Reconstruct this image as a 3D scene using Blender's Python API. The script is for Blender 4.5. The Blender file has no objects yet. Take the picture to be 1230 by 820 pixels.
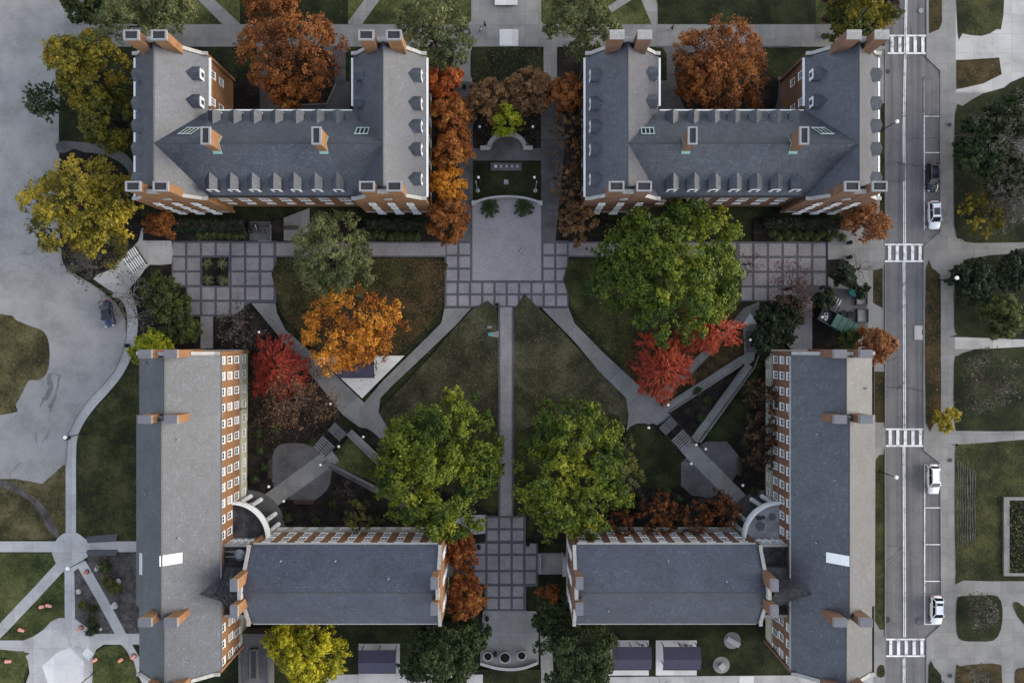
import bpy, math, random
import numpy as np
from mathutils import Matrix, Vector
from mathutils.geometry import tessellate_polygon
R = math.radians
random.seed(7); rng = np.random.default_rng(7)
S = bpy.context.scene
COL = S.collection
CAMH = 125.0; FPX = 900.0
def P(px, py, z=0.0):
    """world point seen at photo pixel (px,py) at height z: straight-down camera 125 m above the quad"""
    k = (CAMH - z) / FPX
    return ((px - 615) * k, (410 - py) * k, z)
def K(px, z=0.0): return px * (CAMH - z) / FPX

# ------------------------------------------------------------ materials
def nodes_of(name):
    m = bpy.data.materials.new(name); m.use_nodes = True
    nt = m.node_tree; b = nt.nodes['Principled BSDF']
    return m, nt, b
def N(nt, t, **kw):
    n = nt.nodes.new(t)
    for k, v in kw.items(): setattr(n, k, v)
    return n
def ramp(nt, fac, stops):
    r = N(nt, 'ShaderNodeValToRGB'); e = r.color_ramp.elements
    while len(e) < len(stops): e.new(0.5)
    for i, (p, c) in enumerate(stops):
        e[i].position = p; e[i].color = (c[0], c[1], c[2], 1)
    nt.links.new(fac, r.inputs['Fac']); return r.outputs['Color']
def noise(nt, co, scale, detail=4, rough=.6, dist=0):
    n = N(nt, 'ShaderNodeTexNoise'); n.inputs['Scale'].default_value = scale
    n.inputs['Detail'].default_value = detail; n.inputs['Roughness'].default_value = rough
    n.inputs['Distortion'].default_value = dist
    nt.links.new(co, n.inputs['Vector']); return n.outputs['Fac']
def mixc(nt, fac, a, b, mode='MIX'):
    n = N(nt, 'ShaderNodeMix', data_type='RGBA', blend_type=mode)
    for s, v in ((n.inputs[0], fac), (n.inputs[6], a), (n.inputs[7], b)):
        if isinstance(v, (int, float)): s.default_value = v
        elif isinstance(v, (tuple, list)): s.default_value = (*v[:3], 1)
        else: nt.links.new(v, s)
    return n.outputs[2]
def objco(nt, rot=0.0):
    c = N(nt, 'ShaderNodeTexCoord').outputs['Object']
    if rot:
        mp = N(nt, 'ShaderNodeMapping'); mp.inputs['Rotation'].default_value = (0, 0, rot)
        nt.links.new(c, mp.inputs['Vector']); c = mp.outputs['Vector']
    return c
def plain(name, c, rough=.7, spec=.3, metal=0, var=.12, scale=3):
    m, nt, b = nodes_of(name); co = objco(nt)
    f = noise(nt, co, scale, 5)
    d = tuple(x * (1 - var) for x in c); l = tuple(min(1, x * (1 + var)) for x in c)
    nt.links.new(ramp(nt, f, [(.3, d), (.7, l)]), b.inputs['Base Color'])
    b.inputs['Roughness'].default_value = rough; b.inputs['Metallic'].default_value = metal
    b.inputs['Specular IOR Level'].default_value = spec
    return m
def mottled(name, stops, s1, s2, s3=None, rough=.85, bump=0.0, w=.36, specks=None):
    """three-scale mottling"""
    m, nt, b = nodes_of(name); co = objco(nt)
    f1 = noise(nt, co, s1, 6, .65); f2 = noise(nt, co, s2, 3, .7)
    mx = N(nt, 'ShaderNodeMix', data_type='FLOAT'); mx.inputs[0].default_value = w
    nt.links.new(f1, mx.inputs[2]); nt.links.new(f2, mx.inputs[3])
    c = ramp(nt, mx.outputs[0], stops)
    if specks:
        col, sc, th = specks
        v = N(nt, 'ShaderNodeTexVoronoi'); v.inputs['Scale'].default_value = sc; nt.links.new(co, v.inputs['Vector'])
        big = noise(nt, co, .12, 4, .6)
        g = N(nt, 'ShaderNodeMath', operation='MULTIPLY'); nt.links.new(big, g.inputs[0]); g.inputs[1].default_value = th * 2
        lt = N(nt, 'ShaderNodeMath', operation='LESS_THAN'); nt.links.new(v.outputs['Distance'], lt.inputs[0]); nt.links.new(g.outputs[0], lt.inputs[1])
        vc = N(nt, 'ShaderNodeSeparateColor'); nt.links.new(v.outputs['Color'], vc.inputs[0])
        sp = ramp(nt, vc.outputs[0], [(0, tuple(x * .45 for x in col)), (.6, col), (1, tuple(min(1, x * 1.5) for x in col))])
        c = mixc(nt, lt.outputs[0], c, sp)
    nt.links.new(c, b.inputs['Base Color']); b.inputs['Roughness'].default_value = rough
    b.inputs['Specular IOR Level'].default_value = .2
    if bump:
        bp = N(nt, 'ShaderNodeBump'); bp.inputs['Strength'].default_value = bump; bp.inputs['Distance'].default_value = .15
        nt.links.new(f2, bp.inputs['Height']); nt.links.new(bp.outputs[0], b.inputs['Normal'])
    return m
def slabs(name, c, rot=0.0, sx=2.4, sy=2.4, joint=.03, jc=.72, stain=.25, crack=False):
    """cast concrete with score joints, blotches and hairline cracks"""
    m, nt, b = nodes_of(name); co = objco(nt, rot)
    f = noise(nt, co, .25, 6, .65); f2 = noise(nt, co, 4.0, 4, .7)
    d = tuple(x * (1 - stain) for x in c); l = tuple(min(1, x * (1 + stain * .7)) for x in c)
    c1 = ramp(nt, f, [(.36, d), (.5, c), (.64, l)])
    c1 = mixc(nt, .35, c1, ramp(nt, f2, [(.3, tuple(x * .75 for x in c)), (.7, tuple(min(1, x * 1.15) for x in c))]))
    if sx:
        br = N(nt, 'ShaderNodeTexBrick'); br.offset = 0; br.squash = 1
        br.inputs['Scale'].default_value = 1; br.inputs['Mortar Size'].default_value = joint
        br.inputs['Mortar Smooth'].default_value = .1; br.inputs['Brick Width'].default_value = sx; br.inputs['Row Height'].default_value = sy
        br.inputs['Color1'].default_value = (.88, .88, .88, 1); br.inputs['Color2'].default_value = (1.06, 1.06, 1.06, 1)
        br.inputs['Mortar'].default_value = (jc, jc, jc, 1)
        nt.links.new(co, br.inputs['Vector'])
        c1 = mixc(nt, 1.0, c1, br.outputs['Color'], 'MULTIPLY')
    if crack:
        nd = N(nt, 'ShaderNodeTexNoise'); nd.inputs['Scale'].default_value = .22; nd.inputs['Detail'].default_value = 5
        nt.links.new(co, nd.inputs['Vector'])
        va = N(nt, 'ShaderNodeVectorMath', operation='MULTIPLY_ADD'); nt.links.new(nd.outputs['Color'], va.inputs[0])
        va.inputs[1].default_value = (5, 5, 0); nt.links.new(co, va.inputs[2])
        v = N(nt, 'ShaderNodeTexVoronoi', feature='DISTANCE_TO_EDGE'); v.inputs['Scale'].default_value = crack
        nt.links.new(va.outputs[0], v.inputs['Vector'])
        gate = noise(nt, co, .09, 3, .5)
        ml = N(nt, 'ShaderNodeMapRange'); nt.links.new(gate, ml.inputs['Value']); ml.inputs['From Min'].default_value = .44; ml.inputs['From Max'].default_value = .58
        ml.inputs['To Min'].default_value = 0; ml.inputs['To Max'].default_value = .0032
        lt = N(nt, 'ShaderNodeMath', operation='LESS_THAN'); nt.links.new(v.outputs['Distance'], lt.inputs[0]); nt.links.new(ml.outputs[0], lt.inputs[1])
        ff = N(nt, 'ShaderNodeMath', operation='MULTIPLY'); nt.links.new(lt.outputs[0], ff.inputs[0]); ff.inputs[1].default_value = .6
        c1 = mixc(nt, ff.outputs[0], c1, tuple(x * .3 for x in c))
    nt.links.new(c1, b.inputs['Base Color']); b.inputs['Roughness'].default_value = .85; b.inputs['Specular IOR Level'].default_value = .25
    return m
def brick_mat(name, a, bcol):
    m, nt, b = nodes_of(name); co = objco(nt)
    sp = N(nt, 'ShaderNodeSeparateXYZ'); nt.links.new(co, sp.inputs[0])
    ad = N(nt, 'ShaderNodeMath', operation='ADD'); nt.links.new(sp.outputs[0], ad.inputs[0]); nt.links.new(sp.outputs[1], ad.inputs[1])
    cb = N(nt, 'ShaderNodeCombineXYZ'); nt.links.new(ad.outputs[0], cb.inputs[0]); nt.links.new(sp.outputs[2], cb.inputs[1])
    br = N(nt, 'ShaderNodeTexBrick'); br.inputs['Scale'].default_value = 1; br.inputs['Brick Width'].default_value = .3; br.inputs['Row Height'].default_value = .1
    br.inputs['Mortar Size'].default_value = .012; br.inputs['Color1'].default_value = (*a, 1); br.inputs['Color2'].default_value = (*bcol, 1)
    br.inputs['Mortar'].default_value = (.2, .16, .12, 1); nt.links.new(cb.outputs[0], br.inputs['Vector'])
    f = noise(nt, co, .6, 5, .6)
    c = mixc(nt, 1.0, br.outputs['Color'], ramp(nt, f, [(.25, (.72, .72, .72)), (.75, (1.15, 1.15, 1.15))]), 'MULTIPLY')
    nt.links.new(c, b.inputs['Base Color']); b.inputs['Roughness'].default_value = .85; b.inputs['Specular IOR Level'].default_value = .2
    return m
def slate_mat(name, c, rough=.5, spec=.7):
    m, nt, b = nodes_of(name); co = objco(nt)
    v = N(nt, 'ShaderNodeTexVoronoi'); v.inputs['Scale'].default_value = 4.2; nt.links.new(co, v.inputs['Vector'])
    vs = N(nt, 'ShaderNodeSeparateColor'); nt.links.new(v.outputs['Color'], vs.inputs[0])
    tile = ramp(nt, vs.outputs[0], [(0, tuple(x * .74 for x in c)), (.5, c), (.93, tuple(x * 1.2 for x in c)), (1, tuple(min(1, x * 1.9) for x in c))])
    f = noise(nt, co, .22, 6, .65); f3 = noise(nt, co, 7, 3, .7)
    c1 = mixc(nt, 1.0, tile, ramp(nt, f, [(.36, (.80, .80, .81)), (.64, (1.16, 1.16, 1.15))]), 'MULTIPLY')
    c1 = mixc(nt, 1.0, c1, ramp(nt, f3, [(.3, (.75, .75, .75)), (.7, (1.25, 1.25, 1.25))]), 'MULTIPLY')
    sp = N(nt, 'ShaderNodeSeparateXYZ'); nt.links.new(co, sp.inputs[0]); ad = N(nt, 'ShaderNodeMath', operation='ADD'); nt.links.new(sp.outputs[0], ad.inputs[0]); nt.links.new(sp.outputs[1], ad.inputs[1])
    cb = N(nt, 'ShaderNodeCombineXYZ'); nt.links.new(ad.outputs[0], cb.inputs[0]); nt.links.new(sp.outputs[2], cb.inputs[1])
    br = N(nt, 'ShaderNodeTexBrick'); br.inputs['Scale'].default_value = 1; br.inputs['Brick Width'].default_value = .5; br.inputs['Row Height'].default_value = .24
    br.inputs['Mortar Size'].default_value = .03; br.inputs['Color1'].default_value = (.9, .9, .9, 1); br.inputs['Color2'].default_value = (1.1, 1.1, 1.1, 1); br.inputs['Mortar'].default_value = (.78, .78, .78, 1)
    nt.links.new(cb.outputs[0], br.inputs['Vector']); c1 = mixc(nt, 1.0, c1, br.outputs['Color'], 'MULTIPLY')
    mp = N(nt, 'ShaderNodeMapping'); mp.inputs['Scale'].default_value = (1, 1, .18); nt.links.new(co, mp.inputs['Vector'])
    st = noise(nt, mp.outputs[0], .9, 5, .7); c1 = mixc(nt, 1.0, c1, ramp(nt, st, [(.34, (.72, .72, .72)), (.48, (1, 1, 1)), (.68, (1.12, 1.12, 1.1))]), 'MULTIPLY')
    nt.links.new(c1, b.inputs['Base Color']); b.inputs['Roughness'].default_value = rough; b.inputs['Specular IOR Level'].default_value = spec
    bp = N(nt, 'ShaderNodeBump'); bp.inputs['Strength'].default_value = .2; bp.inputs['Distance'].default_value = .04
    nt.links.new(vs.outputs[1], bp.inputs['Height']); nt.links.new(bp.outputs[0], b.inputs['Normal'])
    return m
def leaf_mat(name, stops, trans=.25):
    m, nt, b = nodes_of(name)
    a = N(nt, 'ShaderNodeAttribute', attribute_name='tone')
    c = ramp(nt, a.outputs['Fac'], stops)
    nt.links.new(c, b.inputs['Base Color']); b.inputs['Roughness'].default_value = .6; b.inputs['Specular IOR Level'].default_value = .25
    t = N(nt, 'ShaderNodeBsdfTranslucent'); nt.links.new(c, t.inputs['Color'])
    mx = N(nt, 'ShaderNodeMixShader'); mx.inputs[0].default_value = trans
    out = nt.nodes['Material Output']
    nt.links.new(b.outputs[0], mx.inputs[1]); nt.links.new(t.outputs[0], mx.inputs[2]); nt.links.new(mx.outputs[0], out.inputs['Surface'])
    return m
def glass_mat(name, c=(.02, .025, .03), rough=.12):
    m = plain(name, c, rough, .6, 0, .1, 2); return m

M = {}
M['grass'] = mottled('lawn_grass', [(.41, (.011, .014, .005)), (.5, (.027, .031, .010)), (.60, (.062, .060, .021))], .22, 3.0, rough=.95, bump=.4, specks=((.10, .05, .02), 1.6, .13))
M['grass_dark'] = mottled('dark_shade_toned_grass', [(.41, (.007, .010, .004)), (.5, (.015, .020, .007)), (.60, (.031, .037, .013))], .25, 3.2, rough=.95, bump=.4, specks=((.07, .035, .015), 1.5, .07))  # darker lawn green; the courts' shade is also put into this colour
M['grass_leafy'] = mottled('leaf_strewn_grass', [(.41, (.013, .015, .006)), (.5, (.036, .027, .011)), (.60, (.072, .048, .020))], .3, 3.0, rough=.95, bump=.4, specks=((.13, .068, .026), 2.2, .17))
M['grass_worn'] = mottled('worn_thin_grass', [(.41, (.016, .016, .008)), (.5, (.037, .035, .018)), (.60, (.078, .072, .042))], .16, 3.0, rough=.95, bump=.4, specks=((.12, .08, .04), 1.7, .10))
M['grass_green'] = mottled('mown_green_grass', [(.41, (.020, .027, .008)), (.5, (.048, .057, .016)), (.60, (.10, .098, .036))], .2, 3.0, rough=.95, bump=.4)
M['grass_dry'] = mottled('dry_brownish_grass', [(.41, (.026, .024, .010)), (.5, (.066, .056, .022)), (.60, (.125, .104, .05))], .2, 3.0, rough=.95, bump=.4, specks=((.16, .10, .04), 1.6, .12))
M['mulch'] = mottled('bark_mulch', [(.41, (.006, .005, .004)), (.5, (.014, .011, .009)), (.60, (.032, .025, .02))], .5, 5.0, rough=.95, bump=.6, specks=((.10, .05, .03), 1.8, .08))
M['mulch_grey'] = mottled('weathered_grey_mulch', [(.41, (.04, .035, .033)), (.5, (.075, .066, .062)), (.60, (.12, .11, .10))], .5, 5.0, rough=.95, bump=.6)
M['lot'] = slabs('worn_parking_asphalt', (.262, .25, .243), 0, 0, 0, stain=.28, crack=.055)
M['road'] = slabs_road = slabs('road_asphalt', (.14, .133, .135), 0, 0, 0, stain=.22, crack=.05)
def wheel_wear(m):
    nt = m.node_tree; b = nt.nodes['Principled BSDF']; src = b.inputs['Base Color'].links[0].from_socket; co = objco(nt)
    mp = N(nt, 'ShaderNodeMapping'); mp.inputs['Scale'].default_value = (1, .02, 1); nt.links.new(co, mp.inputs['Vector'])
    f = noise(nt, mp.outputs[0], 1.1, 4, .6); nt.links.new(mixc(nt, 1.0, src, ramp(nt, f, [(.35, (.74, .74, .75)), (.5, (1, 1, 1)), (.66, (1.16, 1.16, 1.15))]), 'MULTIPLY'), b.inputs['Base Color'])
wheel_wear(M['road'])
M['conc'] = slabs('pavement_concrete', (.225, .217, .208), 0, 2.2, 2.2)
M['conc_l'] = slabs('pale_pavement_concrete', (.40, .385, .375), 0, 3.2, 3.2, crack=.08)
M['conc_w'] = slabs('new_white_concrete', (.60, .58, .57), 0, 4.5, 4.5, joint=.02, jc=.8, stain=.12)
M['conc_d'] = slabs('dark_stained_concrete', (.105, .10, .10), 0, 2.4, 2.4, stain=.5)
M['conc_a'] = slabs('path_concrete_angled', (.19, .185, .18), R(48), 2.6, 2.6)
M['conc_b'] = slabs('path_concrete_angled_other', (.19, .185, .18), R(-47), 2.6, 2.6)
M['band'] = slabs('dark_paver_band', (.088, .086, .096), 0, .5, .5, joint=.02, jc=.7)
M['tile'] = slabs('pinkish_paver_square', (.245, .226, .232), 0, .4, .2, joint=.015, jc=.8, stain=.3)
M['tile2'] = slabs('pale_paver_field', (.27, .25, .26), 0, .4, .2, joint=.015, jc=.8, stain=.16)
M['kerb'] = slabs('kerb_concrete', (.22, .215, .205), 0, 0, 0)
M['paint'] = mottled('worn_road_paint', [(.38, (.22, .22, .22)), (.47, (.62, .62, .63)), (.65, (.80, .80, .81))], 1.0, 6, rough=.7)
M['brick'] = brick_mat('sunlit_orange_brown_brick', (.33, .145, .052), (.24, .10, .038))  # western halls: sun on their east walls is put into the colour
M['brick_d'] = brick_mat('shaded_brown_red_brick', (.20, .088, .052), (.15, .066, .04))  # eastern halls: the weaker light on their walls is put into the colour
M['slate'] = slate_mat('grey_slate', (.042, .047, .063))
M['slate_d'] = slate_mat('grey_blue_slate', (.034, .039, .060))
M['ridge'] = plain('lead_ridge', (.05, .053, .06), .5)
M['stone'] = plain('white_stone_trim', (.31, .30, .285), .7, .3, 0, .2, 2)
M['stone_b'] = plain('pale_yellow_base_stone', (.50, .46, .33), .8, .3, 0, .12, 1)
M['white'] = plain('white_painted_wood', (.78, .78, .77), .5, .4, 0, .06)
M['capgrey'] = plain('grey_chimney_lid', (.125, .122, .14), .6, .4, 0, .15)
M['pit'] = plain('dark_flue_pit', (.03, .03, .035), .9)  # near-black fill for flue tops, roof slot, pots and step strips
M['rimcap'] = plain('grey_flue_rim', (.24, .235, .24), .8, .3, 0, .2)
M['copper'] = plain('green_copper_flashing', (.22, .36, .31), .6)
M['louvre'] = plain('weathered_pale_frame', (.30, .36, .34), .6)
M['glass'] = glass_mat('window_glass')
M['blind'] = plain('window_blind', (.25, .25, .26), .4, .5, 0, .3, 1)
M['flat'] = mottled('tar_flat_roof', [(.41, (.022, .022, .025)), (.5, (.045, .044, .048)), (.60, (.085, .083, .085))], .5, 3, rough=.8)
M['flat_l'] = mottled('pale_flat_roof', [(.41, (.24, .24, .25)), (.5, (.33, .33, .34)), (.60, (.42, .42, .43))], .5, 3, rough=.7)
M['metal_d'] = plain('dark_metal', (.025, .025, .028), .45, .5, .3)
M['metal_g'] = plain('grey_metal', (.25, .25, .26), .4, .5, .6)
M['purple'] = plain('purple_metal_roof', (.052, .045, .078), .45, .5, .2, .15, 1)
M['bark'] = mottled('tree_bark', [(.41, (.03, .024, .02)), (.60, (.075, .06, .05))], 1, 8, rough=.95)
M['bark_g'] = mottled('grey_twig_bark', [(.41, (.09, .08, .072)), (.60, (.19, .17, .155))], 1, 8, rough=.95)
M['bark_r'] = mottled('purple_brown_twig_bark', [(.41, (.05, .035, .032)), (.60, (.11, .075, .065))], 1, 8, rough=.95)
M['lampw'] = plain('opal_globe', (.85, .84, .80), .3, .5, 0, .03)
M['orange'] = plain('traffic_orange_plastic', (.75, .14, .03), .5, .4)
M['rock'] = mottled('pale_boulder', [(.41, (.32, .31, .30)), (.60, (.60, .58, .56))], .8, 5, rough=.9)
M['tarp'] = plain('dark_grey_tarpaulin', (.075, .075, .085), .7, .3, 0, .2, 1)
M['dumpster'] = plain('faded_green_steel', (.03, .075, .058), .5, .4, .1, .3, 1)
M['teal'] = plain('teal_plastic', (.06, .25, .25), .5)
M['wood_d'] = plain('dark_bench_wood', (.05, .035, .025), .6)
M['car_white'] = plain('white_car_paint', (.80, .80, .81), .25, .6, 0, .02)
M['car_black'] = plain('black_car_paint', (.012, .013, .018), .2, .6, 0, .05)
M['car_blue'] = plain('dark_blue_car_paint', (.015, .02, .06), .2, .6, 0, .05)
M['carglass'] = glass_mat('car_glass', (.008, .009, .012), .08)
M['tyre'] = plain('tyre_rubber', (.015, .015, .015), .8)
M['rim'] = plain('alloy_rim', (.5, .5, .52), .3, .5, .8)
M['redlamp'] = plain('red_tail_lamp', (.35, .01, .01), .3)
M['clearlamp'] = plain('clear_headlamp', (.6, .62, .65), .15, .6)
M['skin'] = plain('skin', (.45, .27, .19), .6)
M['cloth_k'] = plain('black_cloth', (.012, .012, .015), .9)
M['cloth_n'] = plain('navy_cloth', (.03, .04, .08), .9)
M['cloth_w'] = plain('white_cloth', (.6, .6, .62), .9)
M['cloth_o'] = plain('dull_red_cloth', (.25, .05, .04), .9)
M['hair'] = plain('dark_hair', (.02, .014, .01), .7)
M['plaque'] = plain('bronze_grey_plaque', (.30, .27, .30), .5)

# ------------------------------------------------------------ mesh builder
class MB:
    def __init__(s): s.v = []; s.f = []; s.m = []
    def poly(s, pts, mi=0):
        b = len(s.v); s.v += [tuple(p) for p in pts]; s.f.append(tuple(range(b, b + len(pts)))); s.m.append(mi)
    def prism(s, sec, off, mi=0, caps=True):
        """closed section (list of 3-d points) swept along the vector off"""
        n = len(sec); b = len(s.v); o = Vector(off)
        s.v += [tuple(p) for p in sec] + [tuple(Vector(p) + o) for p in sec]
        for i in range(n):
            j = (i + 1) % n; s.f.append((b + i, b + j, b + n + j, b + n + i)); s.m.append(mi)
        if caps:
            if n <= 5:
                s.f.append(tuple(range(b + n - 1, b - 1, -1))); s.f.append(tuple(range(b + n, b + 2 * n))); s.m += [mi, mi]
            else:
                for t in tessellate_polygon([[Vector(p) for p in sec]]):
                    s.f.append((b + t[2], b + t[1], b + t[0])); s.f.append((b + n + t[0], b + n + t[1], b + n + t[2])); s.m += [mi, mi]
    def box(s, x0, x1, y0, y1, z0, z1, mi=0):
        s.prism([(x0, y0, z0), (x1, y0, z0), (x1, y1, z0), (x0, y1, z0)], (0, 0, z1 - z0), mi)
    def obox(s, c, sx, sy, z0, z1, a=0, mi=0):
        ca, sa = math.cos(a), math.sin(a)
        q = [(c[0] + x * ca - y * sa, c[1] + x * sa + y * ca, z0) for x, y in ((-sx/2, -sy/2), (sx/2, -sy/2), (sx/2, sy/2), (-sx/2, sy/2))]
        s.prism(q, (0, 0, z1 - z0), mi)
    def tube(s, p, q, r0, r1=None, n=6, mi=0, caps=True):
        r1 = r0 if r1 is None else r1
        p, q = Vector(p), Vector(q); d = q - p
        if d.length < 1e-6: return
        d.normalize(); u = d.orthogonal().normalized(); w = d.cross(u); b = len(s.v)
        for c, r in ((p, r0), (q, r1)):
            for i in range(n):
                t = 2 * math.pi * i / n; s.v.append(tuple(c + (u * math.cos(t) + w * math.sin(t)) * r))
        for i in range(n):
            j = (i + 1) % n; s.f.append((b + i, b + j, b + n + j, b + n + i)); s.m.append(mi)
        if caps: s.f.append(tuple(range(b + n - 1, b - 1, -1))); s.f.append(tuple(range(b + n, b + 2 * n))); s.m += [mi, mi]
    def ball(s, c, r, mi=0, nu=10, nv=6, sz=1.0):
        b = len(s.v); c = Vector(c)
        for i in range(nv + 1):
            a = math.pi * i / nv
            for j in range(nu):
                t = 2 * math.pi * j / nu
                s.v.append((c.x + r * math.sin(a) * math.cos(t), c.y + r * math.sin(a) * math.sin(t), c.z + r * sz * math.cos(a)))
        for i in range(nv):
            for j in range(nu):
                k = (j + 1) % nu; s.f.append((b + i*nu + j, b + (i+1)*nu + j, b + (i+1)*nu + k, b + i*nu + k)); s.m.append(mi)
    def lathe(s, c, prof, n=16, mi=0):
        b = len(s.v)
        for r, z in prof:
            for j in range(n):
                t = 2 * math.pi * j / n; s.v.append((c[0] + r * math.cos(t), c[1] + r * math.sin(t), c[2] + z))
        for i in range(len(prof) - 1):
            for j in range(n):
                k = (j + 1) % n; s.f.append((b + i*n + j, b + i*n + k, b + (i+1)*n + k, b + (i+1)*n + j)); s.m.append(mi)
    def build(s, name, mats, parent=None, smooth=False):
        me = bpy.data.meshes.new(name); me.from_pydata(s.v, [], s.f)
        mats = mats if isinstance(mats, (list, tuple)) else [mats]
        for m in mats: me.materials.append(m)
        if len(mats) > 1: me.polygons.foreach_set('material_index', s.m)
        if smooth: me.polygons.foreach_set('use_smooth', [True] * len(me.polygons))
        me.update()
        return link(name, me, parent)
def link(name, me, parent=None, loc=None, rz=None):
    o = bpy.data.objects.new(name, me); COL.objects.link(o)
    if parent is not None:
        o.parent = parent
        if loc is None: o.matrix_parent_inverse = world_of(parent).inverted()
    if loc is not None: o.location = loc
    if rz is not None: o.rotation_euler = (0, 0, rz)
    return o
def world_of(o):
    m = Matrix.LocRotScale(o.location, o.rotation_euler, o.scale)
    if o.parent: m = world_of(o.parent) @ o.matrix_parent_inverse @ m
    return m
def tag(o, label, cat, group=None):
    o['label'] = label; o['category'] = cat
    if group: o['group'] = group
    return o
def thing(name, label, cat, loc=(0, 0, 0), rz=0, group=None):
    o = bpy.data.objects.new(name, None); COL.objects.link(o); o.empty_display_size = .5
    o.location = loc; o.rotation_euler = (0, 0, rz)
    return tag(o, label, cat, group)
def local(o):
    """a child part whose mesh is written in its parent's own axes"""
    o.matrix_parent_inverse = Matrix.Identity(4); return o
def dup(root, loc, rz, label=None, group=None):
    r = root.copy(); COL.objects.link(r); r.location = loc; r.rotation_euler = (0, 0, rz)
    if label: r['label'] = label
    if group: r['group'] = group
    for ch in list(root.children):
        c = ch.copy(); COL.objects.link(c); c.parent = r
        for g in list(ch.children):
            d = g.copy(); COL.objects.link(d); d.parent = c
    return r

# ------------------------------------------------------------ ground sheets
SHEETS = []; ZS = [-0.16]
def inpoly(x, y, pts):
    r = False; n = len(pts)
    for i in range(n):
        x1, y1 = pts[i]; x2, y2 = pts[i - 1]
        if (y1 > y) != (y2 > y) and x < (x2 - x1) * (y - y1) / (y2 - y1) + x1: r = not r
    return r
def gz(px, py):
    z = -0.16
    for pts, h in SHEETS:
        if h > z and inpoly(px, py, pts): z = h
    return z
def smooth(pts, n=4, closed=True):
    out = []; L = len(pts)
    for i in range(L if closed else L - 1):
        p0, p1, p2, p3 = [pts[(i + k) % L] if closed else pts[min(max(i + k, 0), L - 1)] for k in (-1, 0, 1, 2)]
        for j in range(n):
            t = j / n
            out.append(tuple(.5 * (2*p1[a] + (p2[a]-p0[a])*t + (2*p0[a]-5*p1[a]+4*p2[a]-p3[a])*t*t + (3*p1[a]-p0[a]-3*p2[a]+p3[a])*t**3) for a in (0, 1)))
    if not closed: out.append(pts[-1])
    return out
def flat_mesh(mb, pts, z, mi=0, skirt=.12):
    w = [Vector(P(x, y)) for x, y in pts]; b = len(mb.v)
    mb.v += [(p.x, p.y, z) for p in w]
    for t in tessellate_polygon([w]):
        a, c, d = [w[i] for i in t]
        tri = t if (c - a).cross(d - a).z > 0 else t[::-1]
        mb.f.append(tuple(b + i for i in tri)); mb.m.append(mi)
def sheet(name, pts, mat, sm=0, extra=None):
    ZS[0] += .0025; z = ZS[0]
    if sm: pts = smooth(pts, sm)
    SHEETS.append((pts, z)); mb = MB(); flat_mesh(mb, pts, z)
    if extra: extra(mb, z)
    o = mb.build(name, mat if isinstance(mat, list) else M[mat]); o['kind'] = 'structure'; return o
def rect(x0, y0, x1, y1): return [(x0, y0), (x1, y0), (x1, y1), (x0, y1)]
def rrect(x0, y0, x1, y1, r):
    out = []
    for cx, cy, a0 in ((x1 - r, y0 + r, -90), (x1 - r, y1 - r, 0), (x0 + r, y1 - r, 90), (x0 + r, y0 + r, 180)):
        for k in range(5):
            a = R(a0 + 22.5 * k); out.append((cx + r * math.cos(a), cy + r * math.sin(a)))
    return out
def ribbon(line, w):
    L = []; Rr = []
    for i, p in enumerate(line):
        a = line[max(i - 1, 0)]; b = line[min(i + 1, len(line) - 1)]
        dx, dy = b[0] - a[0], b[1] - a[1]; l = math.hypot(dx, dy) or 1
        L.append((p[0] - dy / l * w / 2, p[1] + dx / l * w / 2)); Rr.append((p[0] + dy / l * w / 2, p[1] - dx / l * w / 2))
    return L + Rr[::-1]
def disc(cx, cy, r, n=28): return [(cx + r * math.cos(2*math.pi*i/n), cy + r * math.sin(2*math.pi*i/n)) for i in range(n)]
def kerb(line, w=1.3, h=.13, name='kerb', mat='kerb'):
    """raised kerb stone following a pixel line"""
    mb = MB(); q = ribbon(line, w); n = len(line); z0 = -.2; z1 = ZS[0] + h
    a = [P(*p) for p in q]
    for i in range(n - 1):
        i2, j, j2 = i + 1, 2*n - 1 - i, 2*n - 2 - i
        mb.prism([(a[i][0], a[i][1], z0), (a[i2][0], a[i2][1], z0), (a[j2][0], a[j2][1], z0), (a[j][0], a[j][1], z0)], (0, 0, z1 - z0))
    o = mb.build(name, M[mat]); o['kind'] = 'structure'; return o
# ------------------------------------------------------------ the ground
mb = MB(); mb.poly([(-300, -300, -.17), (300, -300, -.17), (300, 300, -.17), (-300, 300, -.17)])
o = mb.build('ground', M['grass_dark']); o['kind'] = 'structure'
# western car park, lawns and paths
lot = [(-130, -120), (78, -120), (78, 0), (77, 30), (75, 60), (72, 100), (70, 140), (70, 180), (72, 230), (74, 290), (80, 325), (104, 338), (122, 350), (140, 366), (150, 385), (151, 405), (146, 425), (137, 445), (122, 463), (104, 482), (90, 502), (81, 522), (79, 545), (78, 558), (70, 566), (62, 578), (50, 582), (36, 578), (18, 576), (-130, 578)]
sheet('car_park', lot, 'lot')
kerb(lot[10:24], 1.2)
sheet('lawn', smooth([(-130, 372), (0, 377), (18, 384), (32, 390), (50, 397), (57, 408), (59, 428), (56, 446), (47, 456), (34, 457), (27, 470), (18, 486), (8, 497), (-130, 500)], 3), 'grass_dry')
sheet('lawn', [(-130, 576), (18, 575), (50, 581), (78, 556), (79, 640), (60, 648), (-130, 650)], 'grass_dry')
sheet('track', smooth([(-10, 580), (15, 590), (35, 602), (48, 618), (56, 634), (66, 645), (72, 647), (64, 628), (50, 606), (30, 590), (5, 577)], 3), 'mulch_grey')
sheet('lawn', [(92, 640), (92, 560), (93, 525), (103, 505), (118, 487), (135, 470), (150, 452), (158, 430), (175, 425), (175, 650), (105, 648)], 'grass')
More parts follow.
